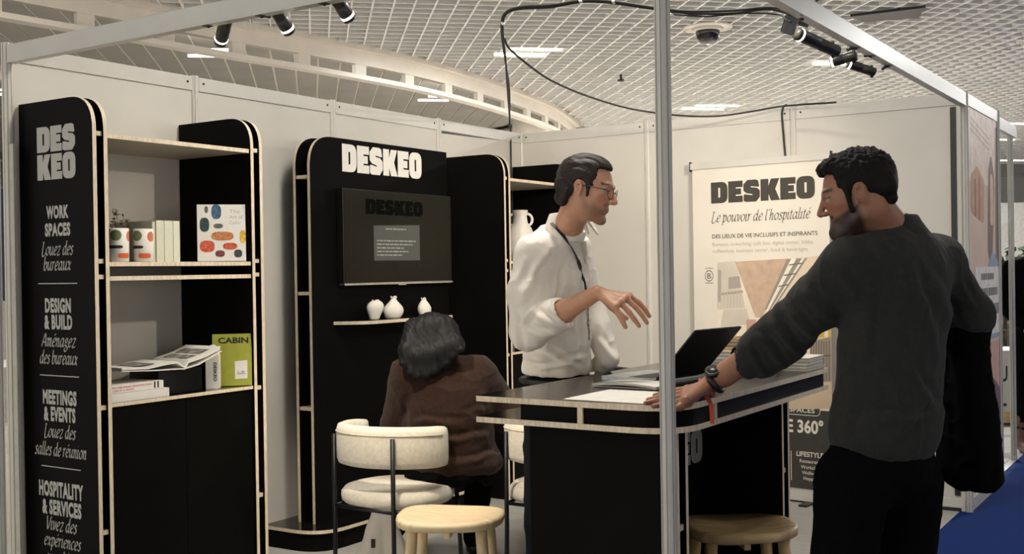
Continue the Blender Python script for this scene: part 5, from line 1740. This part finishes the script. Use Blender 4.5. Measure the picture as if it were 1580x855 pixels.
# hair, combed back
F = Field(c1 - .20, c1 + .20, .0036)
F.frame(M1h, c1, s1_)
F.ell((0, -.085, .155), (.350, .436, .372), k=.03)
F.ell((0, .05, .35), (.25, .26, .15), k=.08)
F.cone((-.18, -.36, -.02), (.18, -.36, -.02), .115, k=.10)
F.cone((-.14, -.36, -.22), (.14, -.36, -.22), .085, k=.10)
F.cone((.27, -.22, -.08), (.22, -.28, -.28), .075, .055, k=.08)
F.cone((-.27, -.22, -.08), (-.22, -.28, -.28), .075, .055, k=.08)
F.block((0, .60, -.22), (.60, .42, .55), rnd=.06, k=.03, sub=True)
F.block((0, .18, -.50), (.60, .24, .42), rnd=.05, k=.03, sub=True)
for x in (-1, 1):
    F.ell((x * .36, -.03, -.04), (.14, .095, .15), k=.03, sub=True)
    F.cone((x * .315, .10, .05), (x * .30, .105, -.12), .030, .022, k=.03)
F.frame()
def comb(V, N):
    q = to_head(V, M1h, c1, s1_)
    a = np.stack([q[:, 0] * 26, q[:, 1] * 3 + q[:, 2] * 2, q[:, 2] * 9], 1)
    return .0024 * vnoise(a, 1.0, 5) + .0024 * vnoise(a * 2.4, 1.0, 6)
sculpt('hair', F, M_hair1, P1.e, comb)

# shirt
F = Field((J(770, 400, 4.2)[0], J(870, 500, 3.9)[1], J(860, 590, 4.4)[2] - .03), (J(985, 400, 4.4)[0], J(880, 400, 4.7)[1], neck[2] + .09), .0048)
ch, be, hp = J(856, 432, 4.28), J(858, 522, 4.36), J(860, 572, 4.42)
F.ell(ch, (.185, .118, .20), R=TR, k=.05)
F.ell(be, (.160, .128, .17), R=TR, k=.08)
F.ell(hp + np.array([0, 0, .012]), (.168, .132, .075), R=TR, k=.06)
F.cone(sh_r + np.array([0, 0, -.005]), sh_l, .062, .06, k=.06)
F.cone(neck + np.array([0, 0, -.025]), (sh_r + sh_l) / 2, .066, .09, k=.06)
F.chain([sh_r, sh_r * .5 + el_r * .5 + np.array([-.012, 0, 0]), el_r], [.073, .071, .066], k=.03)
cuff = el_r * .62 + wr_r * .38
F.cone(el_r, cuff, .065, .060, k=.03)
F.cone(cuff, cuff + (wr_r - el_r) * .035, .064, .062, k=.006)
F.cone(cuff + (wr_r - el_r) * .03, cuff + (wr_r - el_r) * .16, .046, .046, k=.006, sub=True)
el_l = J(938, 552, 4.40)
F.chain([sh_l, sh_l * .5 + el_l * .5 + np.array([-.01, 0.03, 0]), el_l], [.066, .060, .046], k=.006)
F.cone(el_l, J(905, 590, 4.58), .045, .045, k=.006)
# hem bloused over the belt
F.block(hp - np.array([0, 0, .075]), (.4, .4, .062), rnd=.005, k=.015, sub=True)
# collar
nb = neck + np.array([0, 0, -.012]); nt_ = neck + tf * .015 + np.array([0, 0, .048])
G_ = Field(neck - .13, neck + .15, .0036)
G_.cone(nb, nt_, .078, .070, k=.01)
G_.cone(nb - np.array([0, 0, .02]), nt_ + np.array([0, 0, .05]), .064, .060, k=.008, sub=True)
G_.block(nt_ + tf * .07 + np.array([0, 0, .03]), (.024, .06, .09), R=TR, rnd=.01, k=.012, sub=True)
G_.block(nt_ + np.array([0, 0, .062]), (.2, .2, .05), rnd=.005, k=.01, sub=True)
for sgn in (-1, 1):
    a = nt_ + tf * .066 + tr * sgn * .030 + np.array([0, 0, -.018])
    G_.cone(a, a + tf * .028 + tr * sgn * .016 + np.array([0, 0, -.050]), .020, .010, k=.012, flat=(norm(tf * .8 + np.array([0, 0, .3])), 2.6))
cl_o = sculpt('collar', G_, M_shirt, P1.e)
def cloth_disp(amp, f, seed, stretch=(1, 1, 1)):
    st_ = np.array(stretch)
    def g(V, N):
        r = (1 - np.abs(vnoise(V * st_, f * .75, seed + 5))) ** 5 + .6 * (1 - np.abs(vnoise(V * st_[[1, 2, 0]], f * 1.4, seed + 9))) ** 5
        return amp * vnoise(V * st_, f, seed) + amp * .4 * vnoise(V * st_, f * 2.3, seed + 1) + amp * 1.1 * (r - .35)
    return g
shirt_o = sculpt('shirt', F, M_shirt, P1.e, folds(P1, [(842, 385, 800, 475, 6, .012), (862, 400, 846, 478, 5, .010), (830, 470, 800, 505, 5, .012), (818, 478, 860, 505, 5, .014), (806, 505, 850, 522, 5, .012),
    (800, 548, 872, 560, 6, .014), (822, 572, 908, 548, 5, .012), (878, 455, 893, 560, 6, .012), (790, 470, 800, 545, 6, .010), (895, 395, 884, 470, 5, .008), (840, 540, 900, 572, 5, .012), (815, 395, 790, 440, 6, .008), (925, 520, 950, 560, 5, .010)],
    cloth_disp(.0040, 12, 2, (1.3, 1.3, .6))))

# jeans and shoes
F = Field((J(760, 600, 4.4)[0], J(860, 600, 4.15)[1], 0.06), (J(940, 600, 4.5)[0], J(860, 600, 4.75)[1], hp[2] + .03), .008)
pel = J(858, 612, 4.45)
F.ell(pel, (.168, .125, .13), R=TR, k=.04)
F.block(hp + np.array([0, 0, .03]), (.5, .5, .045), rnd=.004, k=.01, sub=True)
kr, kl = J(838, 800, 4.42), J(880, 800, 4.58)
ar, al = np.array([kr[0] - .02, kr[1] + .02, .09]), np.array([kl[0] + .02, kl[1] + .04, .09])
F.chain([pel + tr * .085 - np.array([0, 0, .04]), kr, ar], [.098, .07, .055], k=.03)
F.chain([pel - tr * .085 - np.array([0, 0, .04]), kl, al], [.095, .07, .055], k=.03)
sculpt('jeans', F, M_jeans, P1.e, cloth_disp(.004, 12, 8))
for a in (ar, al):
    F = Field(a - np.array([.25, .25, .09]), a + np.array([.30, .25, .08]), .006)
    F.cone(a + np.array([-.03, 0, -.04]), a + tf * .17 + np.array([0, 0, -.052]), .042, .036, k=.03)
    F.cone(a, a + np.array([0, 0, -.03]), .045, .045, k=.02)
    sculpt('shoe', F, M_shoe, P1.e)
bel = [pel + np.array([0, 0, .072]) + TR @ np.array([.172 * math.cos(a), .130 * math.sin(a), 0]) for a in np.linspace(0, 2 * math.pi, 33)[:-1]]
tube('belt', bel, .011, M_shoe, P1.e, 6, True, world=False)

# glasses
def hp_(x, y, z):
    return c1 + s1_ * (M1h @ np.array([x, y, z]))
M_frame = mat('thin_metal_frame', (70, 56, 44), 0.3, 0.7)
gv, gf = [], []
def addtube(pts, r, closed=False):
    v, f = tube_geo(pts, r, 6, closed); o = len(gv)
    gv.extend(v); gf.extend([tuple(i + o for i in q) for q in f])
for sx in (-1, 1):
    pts = [hp_(sx * .135 + .098 * math.cos(a), .425 - .03 * abs(math.cos(a)) * (1 if sx * math.cos(a) > 0 else .2), -.02 + .085 * math.sin(a)) for a in np.linspace(0, 2 * math.pi, 25)[:-1]]
    addtube(pts, .0012, True)
    addtube([hp_(sx * .235, .40, .0), hp_(sx * .31, .34, .02), hp_(sx * .338, .10, .03), hp_(sx * .345, -.06, .02)], .0014)
addtube([hp_(-.04, .432, .0), hp_(0, .45, .02), hp_(.04, .432, .0)], .0013)
link('glasses', mesh_from(gv, gf), P1.e, M_frame, smooth=True)

# lanyard lying on the shirt
from mathutils.bvhtree import BVHTree
def bvh_of(objs):
    vs, fs = [], []
    for o in objs:
        n0 = len(vs); Mx = Matrix.Translation(o.parent.location) @ Matrix.Rotation(YAW, 4, 'Z')
        vs += [Mx @ v.co for v in o.data.vertices]
        fs += [tuple(i + n0 for i in p.vertices) for p in o.data.polygons]
    return BVHTree.FromPolygons(vs, fs)
def drape(person, bvh, pxs, lift):
    out = []
    for x, y in pxs:
        d = Vector(_F + _R2 * (x - 790) / FPX - _U2 * (y - 427.5) / FPX).normalized()
        hit = bvh.ray_cast(Vector(CAM), d)
        if hit[0] is None: continue
        p = np.array(hit[0] - d * lift) - person.O
        out.append(np.array([p @ RH, p @ FH, p[2]]))
    return out
def ribbon_on(name, pts, width, m, person, th=.0016):
    pts = catmull(pts, 4)
    vs, fs = [], []
    for i, p in enumerate(pts):
        d = pts[min(i + 1, len(pts) - 1)] - pts[max(i - 1, 0)]
        view = norm(p + np.array([0, 1.2, 0.2]) * 0 + np.array([-.1, -1, 0]))
        w = norm(np.cross(d, view)) * width / 2
        n_ = norm(np.cross(w, d)) * th
        vs += [p - w - n_, p + w - n_, p + w + n_, p - w + n_]
    for i in range(len(pts) - 1):
        for k in range(4):
            fs.append((i * 4 + k, i * 4 + (k + 1) % 4, i * 4 + 4 + (k + 1) % 4, i * 4 + 4 + k))
    fs += [(3, 2, 1, 0), tuple((len(pts) - 1) * 4 + k for k in range(4))]
    return link(name, mesh_from(vs, fs), person.e, m)
bv = bvh_of([shirt_o, cl_o])
lp_ = drape(P1, bv, [(851, 344), (858, 351), (867, 361), (876, 373), (884, 386), (891, 400), (896, 414), (900, 430), (903, 448), (905, 466)], .004)
if len(lp_) > 3:
    ln_ = ribbon_on('lanyard', lp_, .014, mat('lanyard_black', (30, 30, 30), 0.6), P1)
    ln_['label'] = 'black printed lanyard'
lp_ = drape(P1, bv, [(904, 450), (906, 475), (907, 500), (909, 525)], .007)
if len(lp_) > 2:
    ribbon_on('lanyard_tail', lp_, .012, mat('lanyard_print', (150, 148, 140), 0.6, var=0.5, scale=120), P1)
pk = drape(P1, bv, [(900, 372), (903, 400), (906, 430)], .0025)
if len(pk) > 2:
    ribbon_on('placket', pk, .022, M_shirt, P1)

# ------------------------------------------------------------------ man in the dark jacket
P2 = Person(1365, 3.24, 'man in charcoal jacket and black trousers leaning one hand on the counter')
J = P2.J
M2h = head_axes((-.92, .27, -.25), (-.10, .02, 1))
c2 = J(1321, 298, 3.15); s2_ = .236
bf = norm((-.64, .77, 0)); br = np.array([bf[1], -bf[0], 0]); BR = np.stack([br, bf, [0, 0, 1]], 1)
shl, shr = J(1310, 412, 3.12), J(1446, 402, 3.34)
ell_, wrl = J(1204, 521, 3.34), J(1096, 590, 3.53)
elr, wrr = J(1496, 486, 3.38), J(1462, 545, 3.62)
nk = J(1378, 362, 3.22)
CZT = CZ
kn = [P2.JZ(1060, 601, CZT + .040), P2.JZ(1058, 606, CZT + .038), P2.JZ(1056, 612, CZT + .034), P2.JZ(1058, 618, CZT + .030)]
# fingers spread flat on the top, thumb towards the near side
fgl = [[P2.JZ(1036, 603, CZT + .024), P2.JZ(1022, 607, CZT + .014), P2.JZ(1010, 610, CZT + .009)],
       [P2.JZ(1030, 609, CZT + .024), P2.JZ(1014, 614, CZT + .014), P2.JZ(1000, 617, CZT + .009)],
       [P2.JZ(1026, 615, CZT + .022), P2.JZ(1010, 619, CZT + .013), P2.JZ(996, 622, CZT + .009)],
       [P2.JZ(1034, 622, CZT + .018), P2.JZ(1020, 625, CZT + .011), P2.JZ(1008, 627, CZT + .009)]]
thl = [P2.JZ(1078, 606, CZT + .028), P2.JZ(1062, 622, CZT + .016), P2.JZ(1050, 628, CZT + .012), P2.JZ(1040, 631, CZT + .010)]
wrl = P2.JZ(1092, 596, CZT + .045)
lo = np.array([J(985, 600, 3.4)[0], J(1060, 600, 3.0)[1], CZT - .0]); hi = np.array([J(1480, 600, 3.3)[0], J(1300, 600, 3.75)[1], c2[2] + .17])
F = Field(lo, hi, .0038)
add_head(F, M2h, c2, s2_, True, .02)
F.cone(c2 + s2_ * (M2h @ np.array([0, -.13, -.20])), nk, .058, .062, k=.03)
F.cone(shl - np.array([0, 0, .02]), shr - np.array([0, 0, .02]), .036, .036, k=.02)
F.cone(nk - np.array([0, 0, .03]), (shl + shr) / 2 - np.array([0, 0, .16]), .05, .08, k=.02)
F.chain([shl, ell_], [.045, .045], k=.02)
F.chain([ell_, ell_ * .65 + wrl * .35, ell_ * .25 + wrl * .75, wrl], [.045, .046, .034, .028], k=.015)
hand(F, wrl, kn, fgl, thl, r=.0092, wr=.028)
SK2 = (150, 104, 78)
sculpt('body', F, M_skin, P2.e, None, lambda V: head_color(V, M2h, c2, s2_, SK2, (118, 70, 60), (24, 18, 15), .93, True))

F = Field(c2 - .20, c2 + .20, .0036)
F.frame(M2h, c2, s2_)
F.ell((0, -.085, .150), (.348, .432, .375), k=.03)
F.ell((0, .12, .36), (.24, .25, .14), k=.08)
F.cone((-.18, -.34, -.02), (.18, -.34, -.02), .13, k=.08)
F.cone((-.15, -.36, -.18), (.15, -.36, -.18), .07, k=.08)
F.block((0, .60, -.25), (.60, .40, .56), rnd=.05, k=.02, sub=True)
F.block((0, .14, -.46), (.60, .22, .40), rnd=.05, k=.03, sub=True)
for x in (-1, 1):
    F.ell((x * .36, -.03, -.04), (.12, .085, .14), k=.03, sub=True)
    F.cone((x * .305, .10, .08), (x * .285, .11, -.20), .034, .030, k=.03)
F.frame()
def curl(V, N):
    q = to_head(V, M2h, c2, s2_)
    top = np.clip((q[:, 2] - .05) / .3, 0.15, 1)
    return top * (.0075 * np.abs(vnoise(V, 70, 5)) + .0035 * vnoise(V, 140, 6)) - .001
sculpt('hair', F, M_hair2, P2.e, curl)

# jacket
F = Field((J(1120, 560, 3.5)[0], J(1300, 500, 2.92)[1], .80), (J(1530, 500, 3.4)[0], J(1400, 500, 3.75)[1], nk[2] + .10), .0052)
zc = lambda p: np.array(p)
F.ell(J(1382, 448, 3.22), (.205, .128, .20), R=BR, k=.06)
F.ell(J(1374, 560, 3.24), (.182, .130, .20), R=BR, k=.08)
F.ell(J(1366, 660, 3.26), (.190, .145, .15), R=BR, k=.08)
F.cone(shl, shr, .072, .070, k=.07)
F.cone(nk + np.array([0, 0, -.02]), (shl + shr) / 2, .075, .10, k=.06)
F.chain([shl, shl * .5 + ell_ * .5 + np.array([0, 0, -.005]), ell_], [.080, .074, .066], k=.03)
cuf = ell_ * .56 + wrl * .44
F.chain([ell_, cuf], [.066, .052], k=.02)
F.cone(cuf - (cuf - ell_) * .12, cuf + (cuf - ell_) * .10, .056, .055, k=.006)
F.cone(cuf + (cuf - ell_) * .06, cuf + (cuf - ell_) * .5, .043, .043, k=.005, sub=True)
# bunched sleeve folds around the elbow
axd = norm(cuf - shl)
for t_, r_ in ((.50, .068), (.60, .072), (.70, .070), (.80, .066), (.90, .060)):
    p = shl * (1 - t_) + cuf * t_
    if t_ < .62: p = shl * (1 - t_ / .62) + ell_ * (t_ / .62)
    else: p = ell_ * (1 - (t_ - .62) / .38) + cuf * ((t_ - .62) / .38)
    F.cone(p + np.array([-.015, -.012, .020]), p + np.array([.022, .01, -.026]), r_ * .80, r_ * .78, k=.012)
F.chain([shr, elr, elr * .5 + wrr * .5], [.074, .064, .058], k=.03)
# hem
F.block(J(1366, 742, 3.26), (.5, .5, .072), rnd=.004, k=.01, sub=True)
# collar
G_ = Field(nk - .16, nk + .17, .004)
nb = nk + np.array([.004, 0, -.02]); ntp = nk + bf * .02 + np.array([-.004, 0, .045])
G_.cone(nb, ntp, .094, .084, k=.01)
G_.cone(nb - np.array([0, 0, .02]), ntp + np.array([0, 0, .06]), .074, .072, k=.008, sub=True)
G_.block(ntp + bf * .09 + np.array([0, 0, .02]), (.03, .07, .10), R=BR, rnd=.01, k=.012, sub=True)
G_.block(ntp + np.array([0, 0, .066]), (.3, .3, .05), rnd=.005, k=.01, sub=True)
sculpt('collar', G_, M_jacket, P2.e)
jk = folds(P2, [(1398, 395, 1455, 570, 9, .008), (1345, 420, 1335, 560, 9, .007), (1432, 410, 1476, 520, 8, .008), (1300, 655, 1455, 640, 9, .008), (1450, 590, 1370, 690, 9, .008), (1395, 560, 1460, 650, 8, .008),
    (1225, 440, 1300, 500, 8, .009), (1205, 468, 1270, 530, 7, .010), (1185, 490, 1240, 552, 7, .011), (1165, 512, 1212, 568, 6, .010), (1148, 530, 1182, 582, 5, .007), (1290, 405, 1330, 470, 8, .007), (1480, 430, 1505, 480, 6, .007), (1320, 590, 1300, 690, 9, .006)],
    cloth_disp(.0035, 11, 4, (1.2, 1.2, .7)))
sculpt('jacket', F, M_jacket, P2.e, jk)

# trousers, shoes
F = Field((J(1200, 700, 3.2)[0], J(1350, 700, 2.95)[1], .05), (J(1500, 700, 3.3)[0], J(1350, 700, 3.7)[1], .95), .0085)
pel = J(1358, 712, 3.27)
F.ell(pel, (.182, .135, .14), R=BR, k=.04)
hl, hr = J(1314, 745, 3.18), J(1400, 745, 3.34)
kl_, kr_ = J(1292, 925, 3.20), J(1396, 925, 3.36)
al_, ar_ = np.array([kl_[0] - .02, kl_[1] - .02, .08]), np.array([kr_[0] + .02, kr_[1] - .02, .08])
F.chain([hl, kl_, al_], [.108, .078, .062], k=.03)
F.chain([hr, kr_, ar_], [.104, .078, .062], k=.03)
sculpt('trousers', F, M_trouser, P2.e, cloth_disp(.004, 11, 8))
for a in (al_, ar_):
    F = Field(a - np.array([.3, .2, .085]), a + np.array([.2, .32, .08]), .007)
    F.cone(a + np.array([0, 0, -.035]), a + bf * .19 + np.array([0, 0, -.042]), .045, .036, k=.03)
    sculpt('shoe', F, M_shoe, P2.e)

# wristwatch
wa = norm(wrl - ell_); wc = wrl + (ell_ - wrl) * .10
wu = norm(np.cross(wa, (0, 0, 1))); wv = np.cross(wu, wa)
wp_ = [wc + .036 * (wu * math.cos(a) + wv * math.sin(a) * .92) for a in np.linspace(0, 2 * math.pi, 25)[:-1]]
w_ = tube('watch_strap', wp_, .0098, M_dark, P2.e, 8, True, world=False)
fcn = norm(-wu * (1 if (-wu)[1] < 0 else -1) * .55 + np.array([0, 0, .8]))
fc_ = wc + fcn * .040
tube('watch_case', [fc_ - fcn * .006, fc_ + fcn * .006], [.0245, .0245], M_dark, P2.e, 24, world=False)
tube('watch_bezel', [fc_ + fcn * .006, fc_ + fcn * .0075], [.0215, .0205], M_chrome, P2.e, 20, world=False)
tube('watch_dial', [fc_ + fcn * .0070, fc_ + fcn * .0082], [.0185, .018], M_dark, P2.e, 24, world=False)
# orange lanyard wound round the wrist and hanging over the edge
M_or = mat('orange_strap', (190, 66, 34), 0.6)
wc2 = wrl + (wrl - ell_) * .01
lpth = [wc2 + .034 * (wu * math.cos(a) + wv * math.sin(a) * .9) + wa * .006 * math.sin(a) for a in np.linspace(0, 2 * math.pi, 21)[:-1]]
ls = tube('wrist_strap', lpth, .0045, M_or, P2.e, 6, True, world=False); ls['label'] = 'orange lanyard strap round the wrist'
hang = [P2.JZ(1090, 612, CZ + .02), P2.J(1096, 622, 3.40), P2.J(1098, 636, 3.395), P2.J(1099, 654, 3.395)]
ribbon_on('strap_tail', hang, .012, M_or, P2)

# coat carried over the right forearm
P2c = thing('folded_coat', tuple(P2.O), 'black coat hanging over the right forearm of the jacketed man', 'coat', None, YAW)
F = Field((J(1420, 600, 3.5)[0], J(1480, 600, 3.25)[1], .60), (J(1560, 600, 3.5)[0], J(1480, 600, 3.85)[1], 1.35), .006)
top1, top2 = J(1492, 505, 3.40), J(1470, 545, 3.60)
b1_, b2_, b3_ = J(1523, 748, 3.42), J(1470, 720, 3.50), J(1495, 735, 3.46)
fl_ = (norm((.55, -.85, 0)), 1.9)
for a, b, r in ((top1, b1_, .060), (top1 * .5 + top2 * .5, b3_, .062), (top2, b2_, .055)):
    F.cone(a, b, r, r * .9, k=.03)
F.cone(top1, top2, .066, .066, k=.03)
F.block(J(1490, 798, 3.45), (.5, .5, .075), rnd=.004, k=.008, sub=True, R=head_axes((0, 1, 0), (-.30, 0, 1)))
sculpt('cloth', F, M_coat, P2c, cloth_disp(.006, 11, 12, (1.6, 1.6, .4)))

# ------------------------------------------------------------------ seated woman
P3 = Person(690, 5.15, 'woman in brown sweater with dark shoulder-length hair, seated with her back turned')
J = P3.J
M3h = head_axes((.38, .90, -.22), (0, .15, 1))
c3 = J(668, 524, 5.10); s3_ = .225
gf_ = norm((.30, .95, 0)); gr_ = np.array([gf_[1], -gf_[0], 0]); GR = np.stack([gr_, gf_, [0, 0, 1]], 1)
sl_, sr_ = J(630, 580, 5.12), J(738, 578, 5.14)
er_, wr3 = J(782, 640, 5.24), J(800, 612, 5.46)
eL, wL = J(612, 660, 5.22), J(690, 640, 5.50)
nk3 = J(674, 556, 5.12)
F = Field((J(585, 600, 5.1)[0], J(690, 600, 4.9)[1], .45), (J(840, 600, 5.2)[0], J(690, 600, 5.75)[1], c3[2] + .16), .006)
add_head(F, M3h, c3, s3_)
F.cone(c3 + s3_ * (M3h @ np.array([0, -.12, -.2])), nk3, .052, .06, k=.03)
F.cone(sl_, sr_, .05, k=.05); F.cone(nk3, J(688, 640, 5.15), .08, .12, k=.05)
F.chain([sr_, er_, wr3], [.05, .042, .027], k=.02); F.chain([sl_, eL, wL], [.05, .042, .027], k=.02)
for w_h, sg_ in ((wr3, 1), (wL, -1)):
    kk = [w_h + gf_ * .075 + gr_ * (-.03 + .02 * i) + np.array([0, 0, -.012]) for i in range(4)]
    ff_ = [[q_ + gf_ * .035 + np.array([0, 0, -.008]), q_ + gf_ * .065 + np.array([0, 0, -.022])] for q_ in kk]
    hand(F, w_h, kk, ff_, [w_h + gf_ * .02 - gr_ * sg_ * .02, w_h + gf_ * .05 - gr_ * sg_ * .045, w_h + gf_ * .075 - gr_ * sg_ * .05], k=.012)
sculpt('body', F, M_skin, P3.e, None, lambda V: head_color(V, M3h, c3, s3_, (170, 120, 92), (150, 90, 80), (30, 24, 22)))
# hair
F = Field((J(600, 540, 5.1)[0], J(690, 540, 4.9)[1], J(668, 575, 5.1)[2] - .03), (J(740, 540, 5.1)[0], J(690, 540, 5.3)[1], c3[2] + .18), .0042)
F.frame(M3h, c3, s3_)
F.ell((0, -.06, .13), (.35, .43, .39), k=.05)
F.block((0, .60, -.15), (.6, .30, .5), rnd=.05, k=.05, sub=True)
F.frame()
back3 = np.array([-gf_[0], -gf_[1], 0])
for dx, zt, xb, yb, r1_, r2_ in ((-36, 520, 622, 560, .045, .018), (-30, 525, 634, 574, .050, .020), (-20, 522, 646, 578, .055, .022), (-8, 518, 660, 576, .06, .024), (4, 518, 672, 570, .06, .024), (15, 520, 688, 560, .06, .024), (24, 522, 700, 548, .055, .02), (30, 526, 711, 540, .045, .016)):
    F.chain([J(668 + dx * .8, zt - 14, 5.06), J(xb * .5 + (668 + dx) * .5, yb * .5 + zt * .5, 5.01), J(xb, yb, 4.985)], [r1_, (r1_ + r2_) * .55, r2_], k=.018)
def straight(V, N):
    a = np.stack([V[:, 0] * 60 + V[:, 2] * 16, V[:, 1] * 60, V[:, 2] * 5], 1)
    return .0035 * vnoise(a, 1.0, 3) + .0022 * vnoise(a * 2.4, 1.0, 4)
sculpt('hair', F, M_hairw, P3.e, straight)
# sweater
F = Field((J(580, 600, 5.1)[0], J(690, 600, 4.85)[1], .44), (J(840, 600, 5.25)[0], J(690, 600, 5.70)[1], nk3[2] + .06), .006)
F.ell(J(688, 612, 5.14), (.215, .160, .17), R=GR, k=.06)
F.ell(J(690, 672, 5.16), (.222, .185, .17), R=GR, k=.08)
F.ell(J(702, 712, 5.16), (.225, .19, .10), R=GR, k=.06)
F.cone(sl_, sr_, .070, .072, k=.07); F.cone(nk3, J(686, 600, 5.14), .072, .11, k=.06)
F.chain([sr_, er_], [.088, .078], k=.04); F.chain([er_, er_ * .25 + wr3 * .75], [.076, .050], k=.03)
F.chain([sl_, eL, eL * .25 + wL * .75], [.082, .070, .050], k=.03)
F.block(J(690, 770, 5.15), (.6, .6, .092), rnd=.004, k=.012, sub=True)
sculpt('sweater', F, M_sweater, P3.e, folds(P3, [(612, 648, 720, 655, 6, .010), (640, 690, 765, 668, 6, .012), (690, 718, 775, 700, 6, .012), (738, 600, 748, 690, 6, .010), (625, 600, 612, 650, 5, .008), (720, 640, 765, 625, 5, .008), (640, 668, 690, 700, 5, .008)],
    cloth_disp(.005, 12, 9)))
# trousers
F = Field((J(500, 740, 5.2)[0], J(690, 740, 4.85)[1], .04), (J(880, 740, 5.3)[0], J(690, 740, 6.1)[1], .68), .0085)
hipc = J(695, 728, 5.16)
F.ell(hipc + np.array([0, 0, -.005]), (.215, .185, .085), R=GR, k=.03)
zs = .555
hl3, hr3 = hipc - gr_ * .10, hipc + gr_ * .10
k3l, k3r = hl3 + gf_ * .40 - gr_ * .12, hr3 + gf_ * .40 - gr_ * .09
k3l[2] = k3r[2] = .52
a3l = k3l - gf_ * .25 - gr_ * .20; a3l[2] = .09
a3r = k3r + gf_ * .05 - gr_ * .06; a3r[2] = .09
F.chain([hl3, k3l, a3l], [.095, .075, .055], k=.03)
F.chain([hr3, k3r, a3r], [.095, .075, .055], k=.03)
F.block((hipc[0], hipc[1] - .0, .42), (.15, .15, .06), rnd=.02, k=.03, sub=True)
sculpt('trousers', F, M_trouser, P3.e, cloth_disp(.003, 12, 8))
for a in (a3l, a3r):
    F = Field(a - np.array([.2, .2, .09]), a + np.array([.25, .3, .08]), .007)
    F.cone(a + np.array([0, 0, -.045]), a + gf_ * .16 + np.array([0, 0, -.055]), .042, .033, k=.03)
    sculpt('shoe', F, M_shoe, P3.e)

# tote bag on the floor
q = at(592, 820, 5.22)
tot.location = (q[0], q[1], 0)
F = Field((-.18, -.14, -.005), (.18, .14, .42), .006)
F.cone((-.06, 0, .06), (-.01, 0, .34), .085, .030, k=.03, flat=((0, 1, 0), 1.5))
F.cone((.06, .01, .05), (.01, 0, .34), .07, .03, k=.03, flat=((0, 1, 0), 1.5))
F.block((0, 0, -.06), (.4, .4, .06), k=.01, sub=True)
sculpt('bag_body', F, M_shirt, tot, lambda V, N: .010 * vnoise(V * np.array([2.2, 2.2, .5]), 14, 3))
tube('strap', [(-.03, -.01, .34), (-.05, -.05, .39), (.02, -.06, .40), (.03, -.01, .34)], .006, M_shirt, tot, 6, world=False)
link('printed_mark', mesh_from([(-.050, -.078, .16), (-.030, -.078, .16), (-.030, -.072, .20), (-.050, -.072, .20)], [(0, 1, 2, 3)]), tot, M_ink)

# ------------------------------------------------------------------ visitor at the far right edge
P4 = Person(1602, 8.4, 'person in dark clothing and brown boots standing at the far right edge')
O4 = P4.O
F = Field((-.4, -.35, .06), (.4, .35, 1.52), .012)
F.ell((0, 0, 1.18), (.19, .12, .28), k=.05); F.ell((0, 0, .92), (.18, .13, .16), k=.05)
F.cone((-.17, 0, 1.38), (.17, 0, 1.38), .07, k=.06)
F.chain([(-.20, 0, 1.38), (-.25, .03, 1.10), (-.16, -.14, .95)], [.06, .05, .04], k=.03)
F.chain([(.20, 0, 1.38), (.25, .03, 1.10), (.2, -.08, .88)], [.06, .05, .04], k=.03)
F.chain([(-.09, 0, .85), (-.10, 0, .48), (-.10, .02, .12)], [.095, .07, .055], k=.03)
F.chain([(.09, 0, .85), (.10, 0, .48), (.10, .02, .12)], [.095, .07, .055], k=.03)
sculpt('clothes', F, M_coat, P4.e, cloth_disp(.006, 10, 2))
F = Field((-.42, -.4, .60), (.42, .4, 1.80), .009)
M4h = head_axes((-.6, -.8, 0)); c4 = np.array([0, 0, 1.62])
add_head(F, M4h, c4, .225); F.cone((0, 0, 1.55), (0, 0, 1.35), .055, .07, k=.03)
F.cone((0, 0, 1.35), (0, 0, .9), .07, .09, k=.03)
F.chain([(0, 0, 1.30), (-.20, 0, 1.36), (-.25, .03, 1.10), (-.16, -.14, .95)], [.05, .04, .035, .028], k=.02)
F.chain([(0, 0, 1.30), (.20, 0, 1.36), (.25, .03, 1.10), (.2, -.08, .88)], [.05, .04, .035, .028], k=.02)
for w_h, fw_ in ((np.array([-.16, -.14, .95]), norm((.35, -.6, -.5))), (np.array([.2, -.08, .88]), norm((0, -.3, -.9)))):
    sx_ = norm(np.cross(fw_, (0, 0, 1)))
    kk = [w_h + fw_ * .08 + sx_ * (-.03 + .02 * i) for i in range(4)]
    hand(F, w_h, kk, [[q_ + fw_ * .035, q_ + fw_ * .07] for q_ in kk], [w_h + fw_ * .02, w_h + fw_ * .05 + sx_ * .05, w_h + fw_ * .08 + sx_ * .055], k=.012)
sculpt('body', F, M_skin, P4.e, None, lambda V: head_color(V, M4h, c4, .225, (170, 126, 100), (150, 90, 80), (30, 24, 22)))
F = Field(c4 - .18, c4 + .18, .008)
F.frame(M4h, c4, .225); F.ell((0, -.09, .15), (.36, .44, .38), k=.03); F.block((0, .6, -.22), (.6, .42, .55), k=.03, sub=True); F.frame()
sculpt('hair', F, M_hair1, P4.e)
F = Field((-.25, -.3, 0), (.25, .2, .34), .009)
for sx in (-.1, .1):
    F = Field((-.25, -.3, 0), (.25, .2, .34), .009)
    F.cone((sx, .02, .26), (sx, .02, .06), .062, .055, k=.02); F.cone((sx, .02, .045), (sx - .03, -.17, .036), .05, .036, k=.03)
    F.block((0, 0, -.06), (.5, .5, .06), k=.005, sub=True)
    sculpt('boot', F, mat('brown_leather', (86, 54, 34), 0.5), P4.e)
